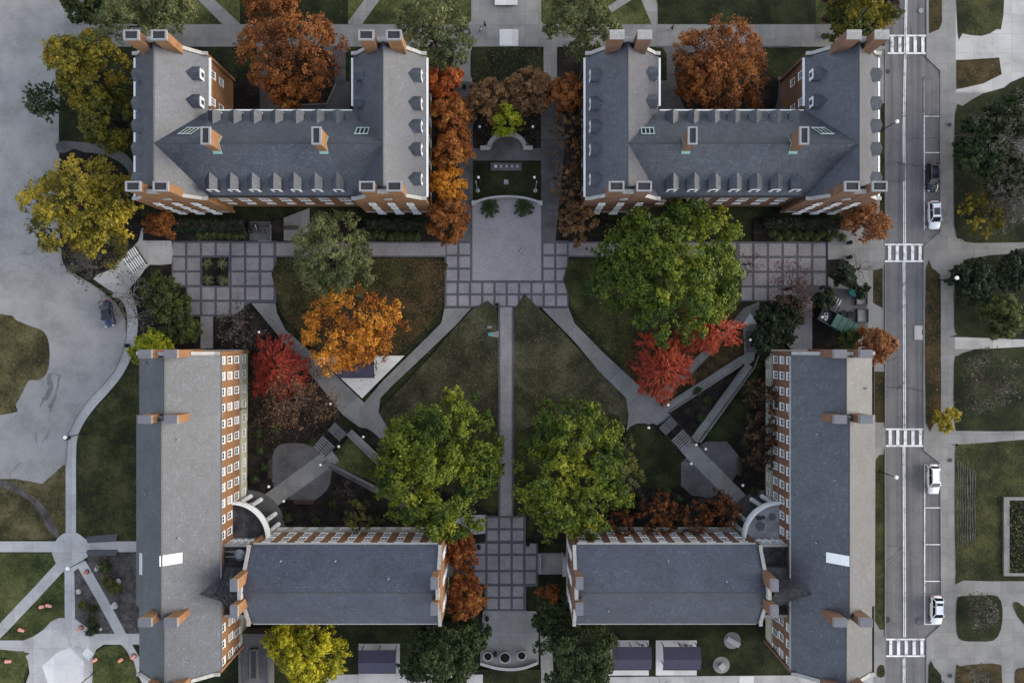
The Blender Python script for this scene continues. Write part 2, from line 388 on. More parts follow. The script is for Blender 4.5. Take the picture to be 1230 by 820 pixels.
sheet('lawn', [(-130, 664), (62, 664), (72, 680), (78, 690), (76, 742), (62, 750), (45, 765), (30, 769), (-130, 770)], 'grass_green')
sheet('path', ribbon(smooth([(136, 350), (150, 356), (158, 375), (158, 400), (152, 425), (141, 447), (126, 466), (108, 486), (94, 506), (86, 526), (84.5, 555), (84.5, 600), (84.5, 655)], 4, False), 12.5), 'conc_l')
sheet('path', rect(-130, 650, 172, 663), 'conc_l')
sheet('path', ribbon([(76, 676), (40, 715), (3, 754), (-60, 815)], 13), 'conc_l')
sheet('path', rect(77, 665, 89.5, 750), 'conc_l')
sheet('mulch_bed', [(88, 672), (96, 668), (102, 664), (170, 664), (170, 765), (112, 765), (92, 745), (90, 742)], 'mulch_grey')
sheet('path', ribbon([(92, 668), (122, 720), (148, 768), (176, 818), (190, 845)], 12), 'conc_l')
sheet('plaza', smooth([(62, 657), (70, 645), (80, 639), (90, 639), (99, 645), (106, 652), (106, 665), (99, 676), (90, 685), (80, 688), (70, 682), (63, 668)], 3), 'conc_l')
sheet('plaza', [(-130, 769), (28, 769), (40, 764), (52, 756), (60, 747), (70, 742), (88, 742), (100, 751), (113, 761), (172, 761), (172, 774), (124, 774), (115, 780), (111, 790), (111, 900), (26, 900), (30, 822), (35, 808), (33, 795), (28, 782), (-130, 782)], 'conc_l')
sheet('pavement', [(70, 782), (84, 778), (100, 795), (100, 830), (60, 830), (50, 800)], 'conc_w')
sheet('pavement', [(98, 785), (104, 777), (112, 785), (106, 794)], 'conc_w')
sheet('lawn', smooth([(112, 795), (117, 782), (126, 776), (146, 775), (156, 790), (164, 808), (166, 900), (112, 900)], 2), 'grass_green')
sheet('lawn', smooth([(-130, 782), (22, 782), (30, 788), (34, 800), (28, 815), (20, 900), (-130, 900)], 2), 'grass_green')
# northern walks and lawns
sheet('lawn', rect(90, -120, 1062, 32), 'grass_green')
sheet('path', [(77, 29), (1063, 29), (1063, 56), (77, 56)], 'conc')
sheet('path', rect(77, -5, 100, 40), 'conc')
sheet('path', [(218, -20), (236, -20), (290, 30), (268, 30)], 'conc')
sheet('path', [(452, -20), (470, -20), (434, 30), (415, 30)], 'conc')
sheet('path', [(735, 15), (790, -20), (772, -20), (730, 8)], 'conc')
sheet('path', [(762, -20), (780, -20), (800, 30), (783, 30)], 'conc')
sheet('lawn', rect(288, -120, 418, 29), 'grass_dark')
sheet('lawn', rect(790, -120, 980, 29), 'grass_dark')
sheet('plaza', rect(566, -120, 650, 25), 'conc')
sheet('pavement', [(566, 25), (650, 25), (655, 31), (560, 31)], 'conc')
sheet('pavement', rect(600, 35, 622.5, 55), 'conc_w')
# courts of the two northern halls
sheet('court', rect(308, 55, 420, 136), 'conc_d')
sheet('mulch_bed', [(322, 60), (385, 56), (402, 70), (402, 100), (392, 124), (345, 126), (322, 110)], 'mulch')
kerb([(345, 126.5), (392, 125), (403, 101)], 1.5)
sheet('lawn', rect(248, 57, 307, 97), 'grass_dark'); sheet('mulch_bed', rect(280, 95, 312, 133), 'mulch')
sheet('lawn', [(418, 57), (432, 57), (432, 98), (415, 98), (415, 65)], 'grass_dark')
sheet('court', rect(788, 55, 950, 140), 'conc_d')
sheet('lawn', [(782, 57), (796, 57), (801, 65), (801, 97), (782, 97)], 'grass_dark')
sheet('mulch_bed', smooth([(815, 70), (860, 60), (925, 70), (935, 110), (920, 136), (835, 136), (815, 110)], 3), 'mulch')
sheet('lawn', rect(915, 57, 985, 92), 'grass_dark')
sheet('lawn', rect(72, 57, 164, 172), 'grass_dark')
sheet('path', smooth([(70, 170), (100, 171), (130, 176), (152, 186), (164, 205), (160, 215), (148, 198), (125, 186), (100, 183), (70, 183)], 3), 'conc_d')
sheet('mulch_bed', smooth([(72, 186), (110, 186), (150, 205), (168, 260), (168, 292), (150, 312), (130, 335), (104, 338), (80, 324), (72, 290)], 2), 'mulch')
# memorial court between the northern halls
sheet('mulch_bed', rect(505, 57, 730, 292), 'mulch')
sheet('path', rect(545, 55, 567, 100), 'conc'); sheet('path', rect(653, 55, 669, 100), 'conc')
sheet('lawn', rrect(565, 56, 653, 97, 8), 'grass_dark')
sheet('path', [(546, 98), (568, 98), (568, 292), (551, 292), (551, 150)], 'conc_d')
sheet('path', [(650, 98), (668, 98), (680, 160), (667, 292), (650, 292)], 'conc_d')
for yy in (178, 203, 229, 253): sheet('paver_band', rect(551, yy - 1.2, 567, yy + 1.2), 'band'); sheet('paver_band', rect(650, yy - 1.2, 667, yy + 1.2), 'band')
sheet('plaza', [(568, 178), (650, 178), (650, 193), (568, 193)], 'conc_d')
sheet('plaza', smooth([(583, 180), (587, 168), (597, 160), (609, 157), (621, 160), (631, 168), (635, 180)], 3), 'conc_d')
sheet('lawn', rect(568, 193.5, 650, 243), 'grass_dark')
# the paved squares: bands with lighter squares laid in them
def grid(mb, z, x0, y0, nx, ny, px, py, gap=3, skip=()):
    for i in range(nx):
        for j in range(ny):
            if (i, j) in skip: continue
            a, b = x0 + i*px + gap/2, y0 + j*py + gap/2
            flat_mesh(mb, rect(a, b, a + px - gap, b + py - gap), z + .004, 1)
BT = [M['band'], M['tile']]
sheet('plaza', [(534, 289), (565, 289), (565, 240), (652, 240), (652, 289), (683, 289), (683, 369), (534, 369)], BT,
      extra=lambda mb, z: (grid(mb, z, 535, 338.5, 10, 2, 14.75, 15), grid(mb, z, 535, 291, 2, 3, 15.5, 15.8), grid(mb, z, 651.5, 291, 2, 3, 15.5, 15.8)))
ZS[0] += .006
sheet('plaza_field', [(567.5, 243)] + smooth([(569, 242), (590, 237), (609, 235.5), (628, 237), (649, 242)], 3, False) + [(650, 243), (650, 336.5), (567.5, 336.5)], 'tile2')
sheet('plaza', [(205, 289.5), (332, 289.5), (332, 363), (302, 363), (275, 380), (223, 380), (223, 345), (205, 345)], BT,
      extra=lambda mb, z: (grid(mb, z, 206, 290.5, 7, 3, 17.7, 17.7, skip=((2, 1), (3, 1))), grid(mb, z, 223.7, 343.6, 6, 1, 17.7, 17.7), grid(mb, z, 223.7, 361.3, 4, 1, 17.7, 17.7)))
ZS[0] += .006
sheet('planting_bed', rect(243, 309.5, 274.5, 343), 'mulch')
sheet('path', rect(332, 290, 535, 309), BT, extra=lambda mb, z: flat_mesh(mb, rect(332, 292, 535, 307), z + .004, 1)); ZS[0] += .006
sheet('path', rect(683, 290, 900, 309), BT, extra=lambda mb, z: flat_mesh(mb, rect(683, 292, 900, 307), z + .004, 1)); ZS[0] += .006
sheet('path', rect(241, 380, 256, 418), 'tile')
sheet('plaza', [(884, 290), (994.5, 290), (994.5, 345), (975, 362), (884, 362)], BT, extra=lambda mb, z: (grid(mb, z, 887, 291, 6, 3, 17.7, 17.7), grid(mb, z, 887, 344.1, 4, 1, 17.7, 17.7))); ZS[0] += .006
sheet('path', smooth([(170, 275), (180, 270), (195, 272), (202, 285), (206, 290), (206, 317), (180, 318), (170, 330), (157, 345), (150, 357), (112, 335), (130, 325), (150, 305), (166, 290)], 2), 'conc_l')
sheet('mulch_bed', [(206, 317), (206, 345), (223, 345), (223, 380), (241, 380), (241, 420), (165, 420), (168, 385), (160, 355), (165, 338), (180, 322)], 'mulch')
sheet('mulch_bed', [(256, 382), (276, 382), (302, 364), (345, 420), (372, 450), (398, 478), (412, 492), (410, 505), (380, 540), (300, 545), (300, 420), (256, 420)], 'mulch')
sheet('path', rect(310, 270, 326, 290), 'conc'); sheet('path', rect(295, 266, 325, 289), 'conc_d'); sheet('path', [(340, 262), (372, 250), (372, 289), (340, 289)], 'conc')
for a in ((172, 262, 300, 289), (326, 262, 341, 289), (374, 262, 520, 289), (695, 268, 880, 289), (905, 262, 1012, 289)): sheet('planting_bed', rect(*a), 'mulch')
# central lawns
LL = smooth([(333, 311), (431, 311), (531, 311), (533, 330), (532, 368), (520, 385), (485, 420), (470, 427), (400, 427), (380, 424), (362, 403), (345, 385), (336, 372), (332, 350)], 2)
sheet('lawn', LL, 'grass_leafy')
sheet('lawn', smooth([(334, 312), (400, 312), (470, 312), (500, 330), (470, 345), (400, 360), (370, 380), (345, 376), (334, 350)], 3), 'grass')
sheet('lawn', smooth([(684, 311), (800, 311), (880, 311), (890, 362), (870, 385), (800, 460), (775, 470), (745, 440), (715, 405), (690, 375), (684, 360)], 2), 'grass')
sheet('lawn', smooth([(770, 400), (830, 385), (880, 372), (893, 370), (885, 392), (820, 455), (790, 482), (770, 470), (752, 445), (750, 425)], 2), 'grass_leafy')
sheet('lawn', smooth([(568, 371), (597, 371), (598, 480), (598, 610), (580, 618), (560, 618), (462, 560), (455, 500), (470, 478), (520, 425)], 2), 'grass_worn')
sheet('lawn', smooth([(618, 371), (648, 371), (700, 425), (745, 470), (755, 490), (750, 515), (735, 530), (720, 560), (640, 612), (618, 610)], 2), 'grass_worn')
sheet('lawn', smooth([(618, 520), (700, 500), (745, 500), (720, 560), (640, 612), (618, 610)], 2), 'grass')
sheet('lawn', smooth([(470, 500), (560, 490), (598, 520), (598, 610), (570, 612), (462, 560)], 2), 'grass')
sheet('path', [(302, 364), (331, 364), (333, 376), (343, 396), (380, 428), (434, 480), (456, 500), (470, 520), (450, 525), (432, 513), (412, 498), (395, 476)], 'conc_a')
sheet('path', smooth([(534, 370), (566, 370), (548, 390), (500, 436), (470, 464), (457, 478), (455, 495), (470, 522), (452, 528), (430, 505), (432, 490), (460, 457), (510, 408), (530, 388)], 1), 'conc_b')
sheet('pavement', [(381, 427), (486, 427), (435, 478)], 'conc_w')
sheet('path', [(651, 370), (683, 370), (690, 388), (722, 421), (770, 465), (798, 485), (822, 520), (800, 520), (785, 508), (768, 512), (752, 520), (755, 498), (752, 478), (720, 446), (690, 410)], 'conc_a')
sheet('path', [(780, 480), (870, 398), (893, 370), (912, 362), (912, 378), (893, 385), (884, 400), (812, 466), (796, 490)], 'conc_b')
sheet('path', rect(598.5, 369, 617, 622), BT, extra=lambda mb, z: flat_mesh(mb, rect(601, 369, 614.5, 622), z + .004, 1)); ZS[0] += .006
sheet('pavement', [(585, 401), (599, 397.5), (599, 405), (590, 404)], 'conc')
# south-west sunken court
sheet('mulch_bed', [(297, 505), (395, 515), (470, 560), (600, 620), (600, 650), (297, 650)], 'mulch')
sheet('lawn', [(421, 523), (461, 557), (455, 582), (447, 578), (393, 553)], 'grass_green')
sheet('mulch_bed', smooth([(428, 515), (440, 514), (452, 522), (464, 536), (462, 544), (445, 533)], 2), 'mulch')
sheet('patio', smooth([(330, 540), (345, 532), (375, 535), (396, 552), (396, 582), (378, 600), (355, 600), (333, 592), (326, 568)], 3), 'conc_d')
sheet('patio', ribbon([(402, 545), (322, 603)], 20), 'conc')
sheet('path', ribbon([(420, 518), (462, 558), (480, 572)], 8), 'conc'); sheet('path', ribbon([(396, 558), (452, 588), (500, 612)], 8), 'conc_d')
kerb([(416, 520), (458, 561)], .8, .5, 'wall_kerb'); kerb([(392, 554), (450, 583)], .8, .5, 'wall_kerb')
sheet('path', [(537, 628), (560, 618), (584, 618), (584, 640), (565, 642), (548, 636)], 'conc_l')
sheet('path', [(645, 618), (664, 612), (655, 628), (645, 645)], 'conc')
# south-east sunken court
sheet('mulch_bed', [(752, 520), (790, 510), (905, 440), (930, 440), (930, 650), (640, 650), (645, 625), (740, 560)], 'mulch')
sheet('lawn', smooth([(757, 512), (775, 508), (795, 520), (820, 548), (818, 570), (810, 585), (770, 585), (745, 570), (748, 530)], 2), 'grass_dark')
sheet('lawn', [(838, 530), (905, 440), (915, 440), (880, 540), (850, 548)], 'grass_dark')
sheet('mulch_bed', [(893, 385), (896, 420), (886, 430), (800, 488), (812, 468)], 'grass_leafy')
sheet('patio', [(818, 556), (832, 540), (848, 530), (873, 530), (887, 547), (887, 566), (871, 588), (852, 598), (830, 594), (818, 583)], 'conc_d')
sheet('patio', ribbon([(822, 533), (900, 612)], 19), 'conc')
sheet('mulch_bed', [(890, 438), (802, 495), (831, 527)], 'mulch')
sheet('path', ribbon([(799, 491), (893, 431)], 9), 'conc'); sheet('path', ribbon([(834, 529), (900, 438)], 9), 'conc')
sheet('path', [(892, 390), (901, 376), (910, 390), (910, 428), (897, 440), (888, 432), (894, 424)], 'conc')
kerb([(796, 487), (890, 427)], .9, .6, 'wall_kerb'); kerb([(840, 531), (905, 441), (911, 425)], .9, .6, 'wall_kerb'); kerb([(803, 495), (889, 439)], .8, .4, 'wall_kerb'); kerb([(830, 525), (892, 441)], .8, .4, 'wall_kerb')
sheet('pavement', [(892, 389), (901, 376), (909, 389)], 'conc_w')
# south entrance plaza
sheet('plaza', [(583, 619), (631.5, 619), (631.5, 650), (646, 652), (646, 703), (632, 704), (632, 733), (582, 733), (582, 704), (568, 703), (568, 652), (583, 650)], BT,
      extra=lambda mb, z: (grid(mb, z, 584, 620, 3, 2, 15.3, 15), grid(mb, z, 569, 651, 5, 1, 15.2, 14.5), grid(mb, z, 569, 665.5, 5, 1, 15.2, 19.5), grid(mb, z, 569, 685, 5, 1, 15.2, 16.5), grid(mb, z, 584, 702, 3, 2, 15.3, 15))); ZS[0] += .006
sheet('plaza', [(580, 733), (647, 733), (647, 795)] + smooth([(645, 795), (630, 801), (612, 803), (594, 801), (577, 796)], 3, False) + [(577, 775)], 'conc')
sheet('pavement', rect(540, 668, 568, 690), 'conc_d'); sheet('pavement', rect(646, 664, 680, 689), 'conc')
sheet('path', [(648, 735), (660, 735), (664, 790), (668, 900), (652, 900)], 'conc'); sheet('path', [(563, 800), (568, 808), (566, 900), (552, 900)], 'conc')
sheet('lawn', [(568, 803), (650, 803), (650, 900), (568, 900)], 'grass_dark')
# lawns, pads and walk along the south edge
sheet('lawn', rect(297, 745, 560, 900), 'grass_dark'); sheet('lawn', rect(670, 745, 955, 900), 'grass_dark')
sheet('pavement', rect(392, 809, 580, 900), 'conc_l'); sheet('pavement', [(722, 812), (1062, 809), (1062, 900), (716, 900)], 'conc_l'); sheet('pavement', rect(888, 811, 905, 840), 'conc_w')
sheet('pad', rect(431, 772, 480.5, 809), 'conc_l'); sheet('pad', rect(730, 768, 779, 810), 'conc_w'); sheet('pad', rect(787.5, 768, 836.5, 810), 'conc_w')
# service yard at the north of the south-east hall
sheet('pavement', rect(994, 270, 1063, 425), 'conc')
sheet('planting_bed', smooth([(994, 312), (1012, 311), (1024, 320), (1027, 338), (1038, 352), (1030, 352), (1003, 338), (994, 332)], 1), 'mulch')
sheet('yard', [(1000, 345), (1040, 352), (1042, 395), (1000, 400), (985, 370)], 'conc_d')
sheet('path', [(958, 362), (975, 362), (975, 420), (950, 420), (940, 408), (953, 400)], 'tile')
sheet('mulch_bed', [(975, 362), (1000, 372), (1030, 395), (1030, 420), (975, 420)], 'mulch')
sheet('planting_bed', [(1048, 325), (1059.5, 322), (1059.5, 370), (1048, 364)], 'grass_leafy')
sheet('planting_bed', smooth([(908, 380), (925, 368), (958, 365), (955, 395), (940, 405), (925, 425), (905, 440), (910, 400)], 2), 'mulch')
# the street and its pavements
sheet('road', rect(1062, -120, 1129, 960), 'road')
sheet('patch', rect(1083, -120, 1109, 60), 'road')
east = [(1112.5, -120), (1112, 60), (1112, 70), (1128.5, 86), (1128.5, 279), (1108.5, 296), (1108.5, 540), (1128.5, 556), (1129.5, 749), (1112, 765), (1112, 960), (1420, 960), (1420, -120)]
sheet('pavement', east, 'conc'); kerb(east[:11], 1.1)
sheet('pavement', rect(1147, -120, 1420, 112), 'conc_l'); sheet('pavement', rect(1146, 404, 1420, 419), 'conc_l')
sheet('pavement', [(1112.5, 288), (1150, 284), (1420, 290), (1420, 303), (1165, 310), (1148, 320), (1131, 330), (1122, 322), (1109, 322), (1109, 300)], 'conc')
sheet('pavement', rect(1049, 425, 1062.5, 960), 'conc'); sheet('pavement', rect(1049, 56, 1062.5, 290), 'conc')
kerb([(1062.5, 60), (1062.5, 290)], .8); kerb([(1062.5, 318), (1062.5, 512)], .8); kerb([(1062.5, 538), (1062.5, 764)], .8)
for q, mt in ((rect(1056, 125, 1061.5, 262), 'grass'), (rect(1049.5, 446, 1061.5, 507), 'grass_leafy'), (smooth([(1051, 552), (1055, 546), (1061, 545), (1061.5, 650), (1061.5, 755), (1056, 755), (1050, 745)], 1), 'grass'), (smooth([(1053, 800), (1058, 797), (1061.5, 800), (1061.5, 811), (1053, 811)], 2), 'grass_leafy')):
    sheet('verge', q, mt)
for q, mt in (([(1114.5, -120), (1130, -120), (1130.5, 28), (1127, 36), (1115, 41)], 'grass_leafy'),
              (smooth([(1149, -120), (1203, -120), (1204, 20), (1196, 36), (1178, 44), (1155, 41), (1149, 38)], 2), 'grass'),
              (smooth([(1147.5, 73), (1170, 72), (1199, 70), (1202, 90), (1180, 101), (1158, 106), (1147.5, 108)], 1), 'grass_leafy'),
              (smooth([(1146, 138), (1155, 128), (1180, 113), (1205, 106), (1240, 88), (1420, 40), (1420, 290), (1240, 291), (1170, 292), (1154, 287), (1145, 270)], 2), 'grass_dark'),
              (smooth([(1111, 324), (1119, 323), (1126, 328), (1129, 340), (1129, 420), (1129, 500), (1122, 506), (1111, 507)], 2), 'grass_leafy'),
              (smooth([(1146, 330), (1152, 318), (1170, 310), (1230, 304), (1420, 303), (1420, 402), (1160, 405), (1149, 402), (1145, 390)], 2), 'grass_dark'),
              (smooth([(1145, 436), (1150, 427), (1165, 421), (1200, 418), (1420, 418), (1420, 517), (1240, 517), (1158, 517), (1146, 508)], 2), 'grass_dark'),
              (smooth([(1146, 545), (1150, 535), (1160, 533), (1420, 533), (1420, 697), (1240, 697), (1156, 696), (1147, 688)], 2), 'grass'),
              (smooth([(1148, 722), (1154, 715), (1180, 714), (1197, 715), (1203, 730), (1201, 755), (1192, 768), (1172, 769), (1155, 768), (1148, 758)], 2), 'grass_dark'),
              (smooth([(1147, 806), (1152, 799), (1180, 796), (1199, 797), (1202, 810), (1203, 900), (1147, 900)], 2), 'grass_leafy'),
              (smooth([(1216, 728), (1221, 722), (1250, 745), (1260, 760), (1230, 750)], 2), 'grass'),
              (smooth([(1114.5, 798), (1121, 800), (1128, 808), (1130, 820), (1130, 900), (1114.5, 900)], 2), 'grass_dark'),
              (smooth([(1218, 806), (1226, 801), (1250, 801), (1250, 840), (1222, 830)], 2), 'grass_leafy')):
    sheet('lawn', q, mt)
for i in range(8): sheet('worn_strip', ribbon([(1149.5 + i*2.9 + random.uniform(-.4, .4) + .5*math.sin(j*.8 + i), 552 + i*2 + j*(9.5 - .3*i)) for j in range(12)], random.uniform(.8, 1.5)), 'mulch_grey')
sheet('path', smooth([(1210, 190), (1230, 140), (1300, 120), (1300, 240), (1225, 230)], 2), 'conc_d')
# painted markings
ZM = ZS[0]; MK = [0]
def mark(pts):
    MK[0] += 1; ZS[0] = ZM + .0025 * (MK[0] % 12); return sheet('road_marking', pts, 'paint')
def line(x0, y0, x1, y1, w): return mark(ribbon([(x0, y0), (x1, y1)], w))
line(1090.4, -120, 1085.6, 150, 1.1); line(1088.6, -120, 1083.8, 150, 1.1)
for a, b in ((150, 293), (315, 514), (536, 764), (789, 960)): line(1085.6, a, 1086.4, b, 1.1); line(1083.6, a, 1084.4, b, 1.1)
for y0, y1, x0, x1 in ((43, 66, 1065, 1111), (293, 315, 1061.8, 1107.8), (514, 536, 1062.8, 1108), (765.5, 787.5, 1063, 1110)):
    line(x0, y0 + 1, x1, y0 + 1, 2); line(x0, y1 - 1, x1, y1 - 1, 2)
    n = 5
    for i in range(n):
        cx = x0 + (x1 - x0) * (i + .6) / n; mark(rect(cx - 1.9, y0 + 2.3, cx + 1.9, y1 - 2.3))
line(1109, 94.5, 1109, 276, 1.3); line(1109.5, 557, 1109.5, 749, 1.3)
for y in (95, 140.5, 184, 272.5): line(1109, y, 1127, y, 1.2)
for y in (557.5, 609, 653, 697, 748.5): line(1109, y, 1128, y, 1.2)
ZS[0] = ZM + .035
sheet('patch', rect(1097, 391, 1107, 408), 'conc_l'); sheet('patch', rect(1106, 396, 1108, 402), 'metal_d')
sheet('patch', rect(1109, 93, 1127, 139), 'road'); sheet('patch', rect(1063, 197, 1086, 218), 'road')
for x, y, r, mt in ((1105, 14, 3, 'metal_g'), (1104, 745, 4.5, 'conc_d'), (989, 45, 4, 'metal_d'), (1064, 743, 4, 'metal_d'), (405, 42, 1.2, 'metal_d')):
    sheet('manhole_cover', disc(x, y, r), mt)
for x, y, r in ((1139, 150.5, 2.2), (1140, 552, 2.2), (1065, 87, 2.5), (1140, 810, 2.2)): sheet('drain_grate', rect(x - r, y - r, x + r, y + r), 'metal_d')
# ------------------------------------------------------------ buildings
def W4(n):   # rotation so that local +y points along the outward normal n
    return {'N': 0.0, 'W': R(90), 'S': R(180), 'E': R(-90)}[n]
OUT = {'N': (0, 1), 'S': (0, -1), 'E': (1, 0), 'W': (-1, 0)}
def window_meshes(w, h, fr=.17, mull=1):
    """white sash frame with sill (local +y = outward) and the glass behind it"""
    f = MB(); x = w / 2; z = h / 2
    f.box(-x, -x + fr, -.02, .06, -z, z); f.box(x - fr, x, -.02, .06, -z, z)
    f.box(-x + fr, x - fr, -.02, .06, z - fr, z); f.box(-x + fr, x - fr, -.02, .06, -z, -z + fr)
    f.box(-x - .08, x + .08, -.02, .12, -z - .12, -z)
    f.box(-x + fr, x - fr, -.01, .05, -.04, .04)
    for i in range(mull):
        c = -x + (i + 1) * w / (mull + 1); f.box(c - .03, c + .03, -.01, .045, .05, z - fr); f.box(c - .03, c + .03, -.01, .045, -z + fr, -.05)
    p = MB(); p.poly([(x - fr, .03, -z + fr), (-x + fr, .03, -z + fr), (-x + fr, .03, z - fr), (x - fr, .03, z - fr)])
    b = MB(); zz = z - fr
    return f, p
WM = {}
def window(parent, x, y, z, n, kind='sash'):
    spec = {'sash': (1.2, 1.6, .15, 1), 'wide': (1.6, 1.6, .15, 1), 'low': (1.3, 1.0, .14, 1), 'dormer': (1.25, 1.5, .2, 1), 'tall': (1.0, 2.2, .14, 1), 'loft': (1.0, 1.5, .18, 1)}[kind]
    key = kind + random.choice('aaab')
    if key not in WM:
        f, p = window_meshes(*spec); o1 = f.build('window', M['white']); o2 = p.build('pane', M['glass'] if key[-1] == 'a' else M['blind'])
        WM[key] = (o1.data, o2.data); bpy.data.objects.remove(o1); bpy.data.objects.remove(o2)
    fm, pm = WM[key]; rl = parent.location
    o = link('window', fm, parent, (x - rl.x, y - rl.y, z - rl.z), W4(n))
    p = bpy.data.objects.new('pane', pm); COL.objects.link(p); p.parent = o
    return o
def gable(parent, ax, a0, a1, c, half, he, hr, wmat, rmat, over=.35, base=None, stone='stone_b'):
    """walls + pitched roof running along axis ax ('x'/'y') from a0 to a1, centred on c"""
    def pt(s, t, z): return (s, t, z) if ax == 'x' else (t, s, z)
    sl = (hr - he) / half; L = a1 - a0; off = (L, 0, 0) if ax == 'x' else (0, L, 0)
    w = MB(); b = base or 0
    w.prism([pt(a0, c - half, b), pt(a0, c + half, b), pt(a0, c + half, he), pt(a0, c, hr), pt(a0, c - half, he)], off)
    w.build('wall', M[wmat], parent)
    if base:
        s = MB(); e = .06
        q = [pt(a0 - e, c - half - e, -.2), pt(a1 + e, c - half - e, -.2), pt(a1 + e, c + half + e, -.2), pt(a0 - e, c + half + e, -.2)]
        s.prism(q, (0, 0, base + .2)); s.build('base_course', M[stone], parent)
        s = MB(); e = .16; q = [pt(a0 - e, c - half - e, base - .02), pt(a1 + e, c - half - e, base - .02), pt(a1 + e, c + half + e, base - .02), pt(a0 - e, c + half + e, base - .02)]
        s.prism(q, (0, 0, .28)); s.build('string_course', M['stone'], parent)
    t = .28; o = half + over; m = MB()
    sec = [pt(a0, c - o, he - over * sl + .05), pt(a0, c, hr + .05), pt(a0, c + o, he - over * sl + .05), pt(a0, c + o, he - over * sl + .05 + t), pt(a0, c, hr + .05 + t), pt(a0, c - o, he - over * sl + .05 + t)]
    m.prism(sec, off); roof = m.build('roof', M[rmat], parent)
    r = MB(); r.prism([pt(a0, c - .16, hr + t - .05), pt(a0, c + .16, hr + t - .05), pt(a0, c, hr + t + .12)], off); r.build('ridge_cap', M['ridge'], roof)
    return roof, sl
def gutter(parent, n, a0, a1, pos, z, w=.3, mat='white', h=.28):
    m = MB(); d = OUT[n]; s = w * (d[0] + d[1]); lo, hi = min(pos, pos + s), max(pos, pos + s)
    if d[0]: m.box(lo, hi, a0, a1, z - h, z)
    else: m.box(a0, a1, lo, hi, z - h, z)
    m.build('gutter', M[mat], parent)
def dormer(parent, n, s, eave, he, sl, w=1.9, h=2.0, back=.25, wk='dormer', face='slate_d'):
    """gabled slate dormer; n = outward direction, s = position along the eave, eave = coordinate of the wall face"""
    d = OUT[n]; rz = W4(n)
    def T(x, y, z):   # local: x along, y outward from the wall face
        ca, sa = math.cos(rz), math.sin(rz); X, Y = x * ca - y * sa, x * sa + y * ca
        return (X + (s if d[1] else eave), Y + (s if d[0] else eave), z)
    z0 = he + back * sl + .1; hw = w / 2; rise = .6; deep = (h + rise + .2) / max(sl, .4) + .3
    m = MB(); y0 = -back
    sec = [T(-hw + .12, y0, z0 - .3), T(hw - .12, y0, z0 - .3), T(hw - .12, y0, z0 + h), T(0, y0, z0 + h + rise - .08), T(-hw + .12, y0, z0 + h)]
    v = Vector(T(0, y0 - deep, 0)) - Vector(T(0, y0, 0)); m.prism(sec, v, 0)
    o = m.build('dormer', M[face], parent)
    r = MB(); t = .12; y1 = y0 + .06
    sec = [T(-hw - .1, y1, z0 + h - .15), T(0, y1, z0 + h + rise), T(hw + .1, y1, z0 + h - .15), T(hw + .1, y1, z0 + h - .15 + t), T(0, y1, z0 + h + rise + t), T(-hw - .1, y1, z0 + h - .15 + t)]
    r.prism(sec, Vector(T(0, y1 - deep - .06, 0)) - Vector(T(0, y1, 0))); r.build('dormer_roof', M['slate'], o)
    f = MB(); p = T(0, y0, 0); q = [T(-hw + .14, y0 + .002, z0 - .1), T(hw - .14, y0 + .002, z0 - .1), T(hw - .14, y0 + .002, z0 + h), T(-hw + .14, y0 + .002, z0 + h)]
    f.prism(q, Vector(T(0, y0 + .13, 0)) - Vector(T(0, y0 + .002, 0)), 0)
    g = [T(-.36, y0 + .14, z0 + .25), T(.36, y0 + .14, z0 + .25), T(.36, y0 + .14, z0 + h - .25), T(-.36, y0 + .14, z0 + h - .25)]
    f.poly(g, 1)
    f.build('window', [M['white'], M['glass']], o)
def chimney(parent, x, y, sx, sy, z0, z1, bmat, cap='rim', flash=None):
    m = MB(); m.box(x - sx/2, x + sx/2, y - sy/2, y + sy/2, z0, z1); c = m.build('chimney', M[bmat], parent)
    k = MB(); e = .1 if cap == 'rim' else .03
    if cap == 'rim':
        for a in ((x - sx/2 - e, x + sx/2 + e, y + sy/2 - .12, y + sy/2 + e), (x - sx/2 - e, x + sx/2 + e, y - sy/2 - e, y - sy/2 + .12),
                  (x - sx/2 - e, x - sx/2 + .15, y - sy/2 + .12, y + sy/2 - .12), (x + sx/2 - .15, x + sx/2 + e, y - sy/2 + .12, y + sy/2 - .12)): k.box(*a, z1 - .3, z1 + .12, 0)
        k.box(x - sx/2 + .14, x + sx/2 - .14, y - sy/2 + .11, y + sy/2 - .11, z1 - .2, z1 + .01, 1)
        k.build('cap', [M['rimcap'], M['pit']], c)
    else:
        k.box(x - sx/2 - e, x + sx/2 + e, y - sy/2 - e, y + sy/2 + e, z1, z1 + .25, 0)
        if cap == 'white':
            for i in range(3): k.box(x - sx/2 + .1, x + sx/2 - .1, y - sy/2 + .15 + i * .33, y - sy/2 + .22 + i * .33, z1 + .25, z1 + .30, 0)
        k.build('cap', M['stone'] if cap == 'white' else M['capgrey'], c)
        if cap == 'grey':
            k = MB(); k.box(x - sx/2 - e - .02, x + sx/2 + e + .02, y - sy/2 - e - .02, y + sy/2 + e + .02, z1 - .22, z1 - .002); k.build('cap_band', M['stone'], c)
    if flash:
        k = MB(); k.box(x - sx/2 - .12, x + sx/2 + .12, y - sy/2 - .12, y + sy/2 + .12, flash[0], flash[1]); k.build('flashing', M['copper'], c)
    return c
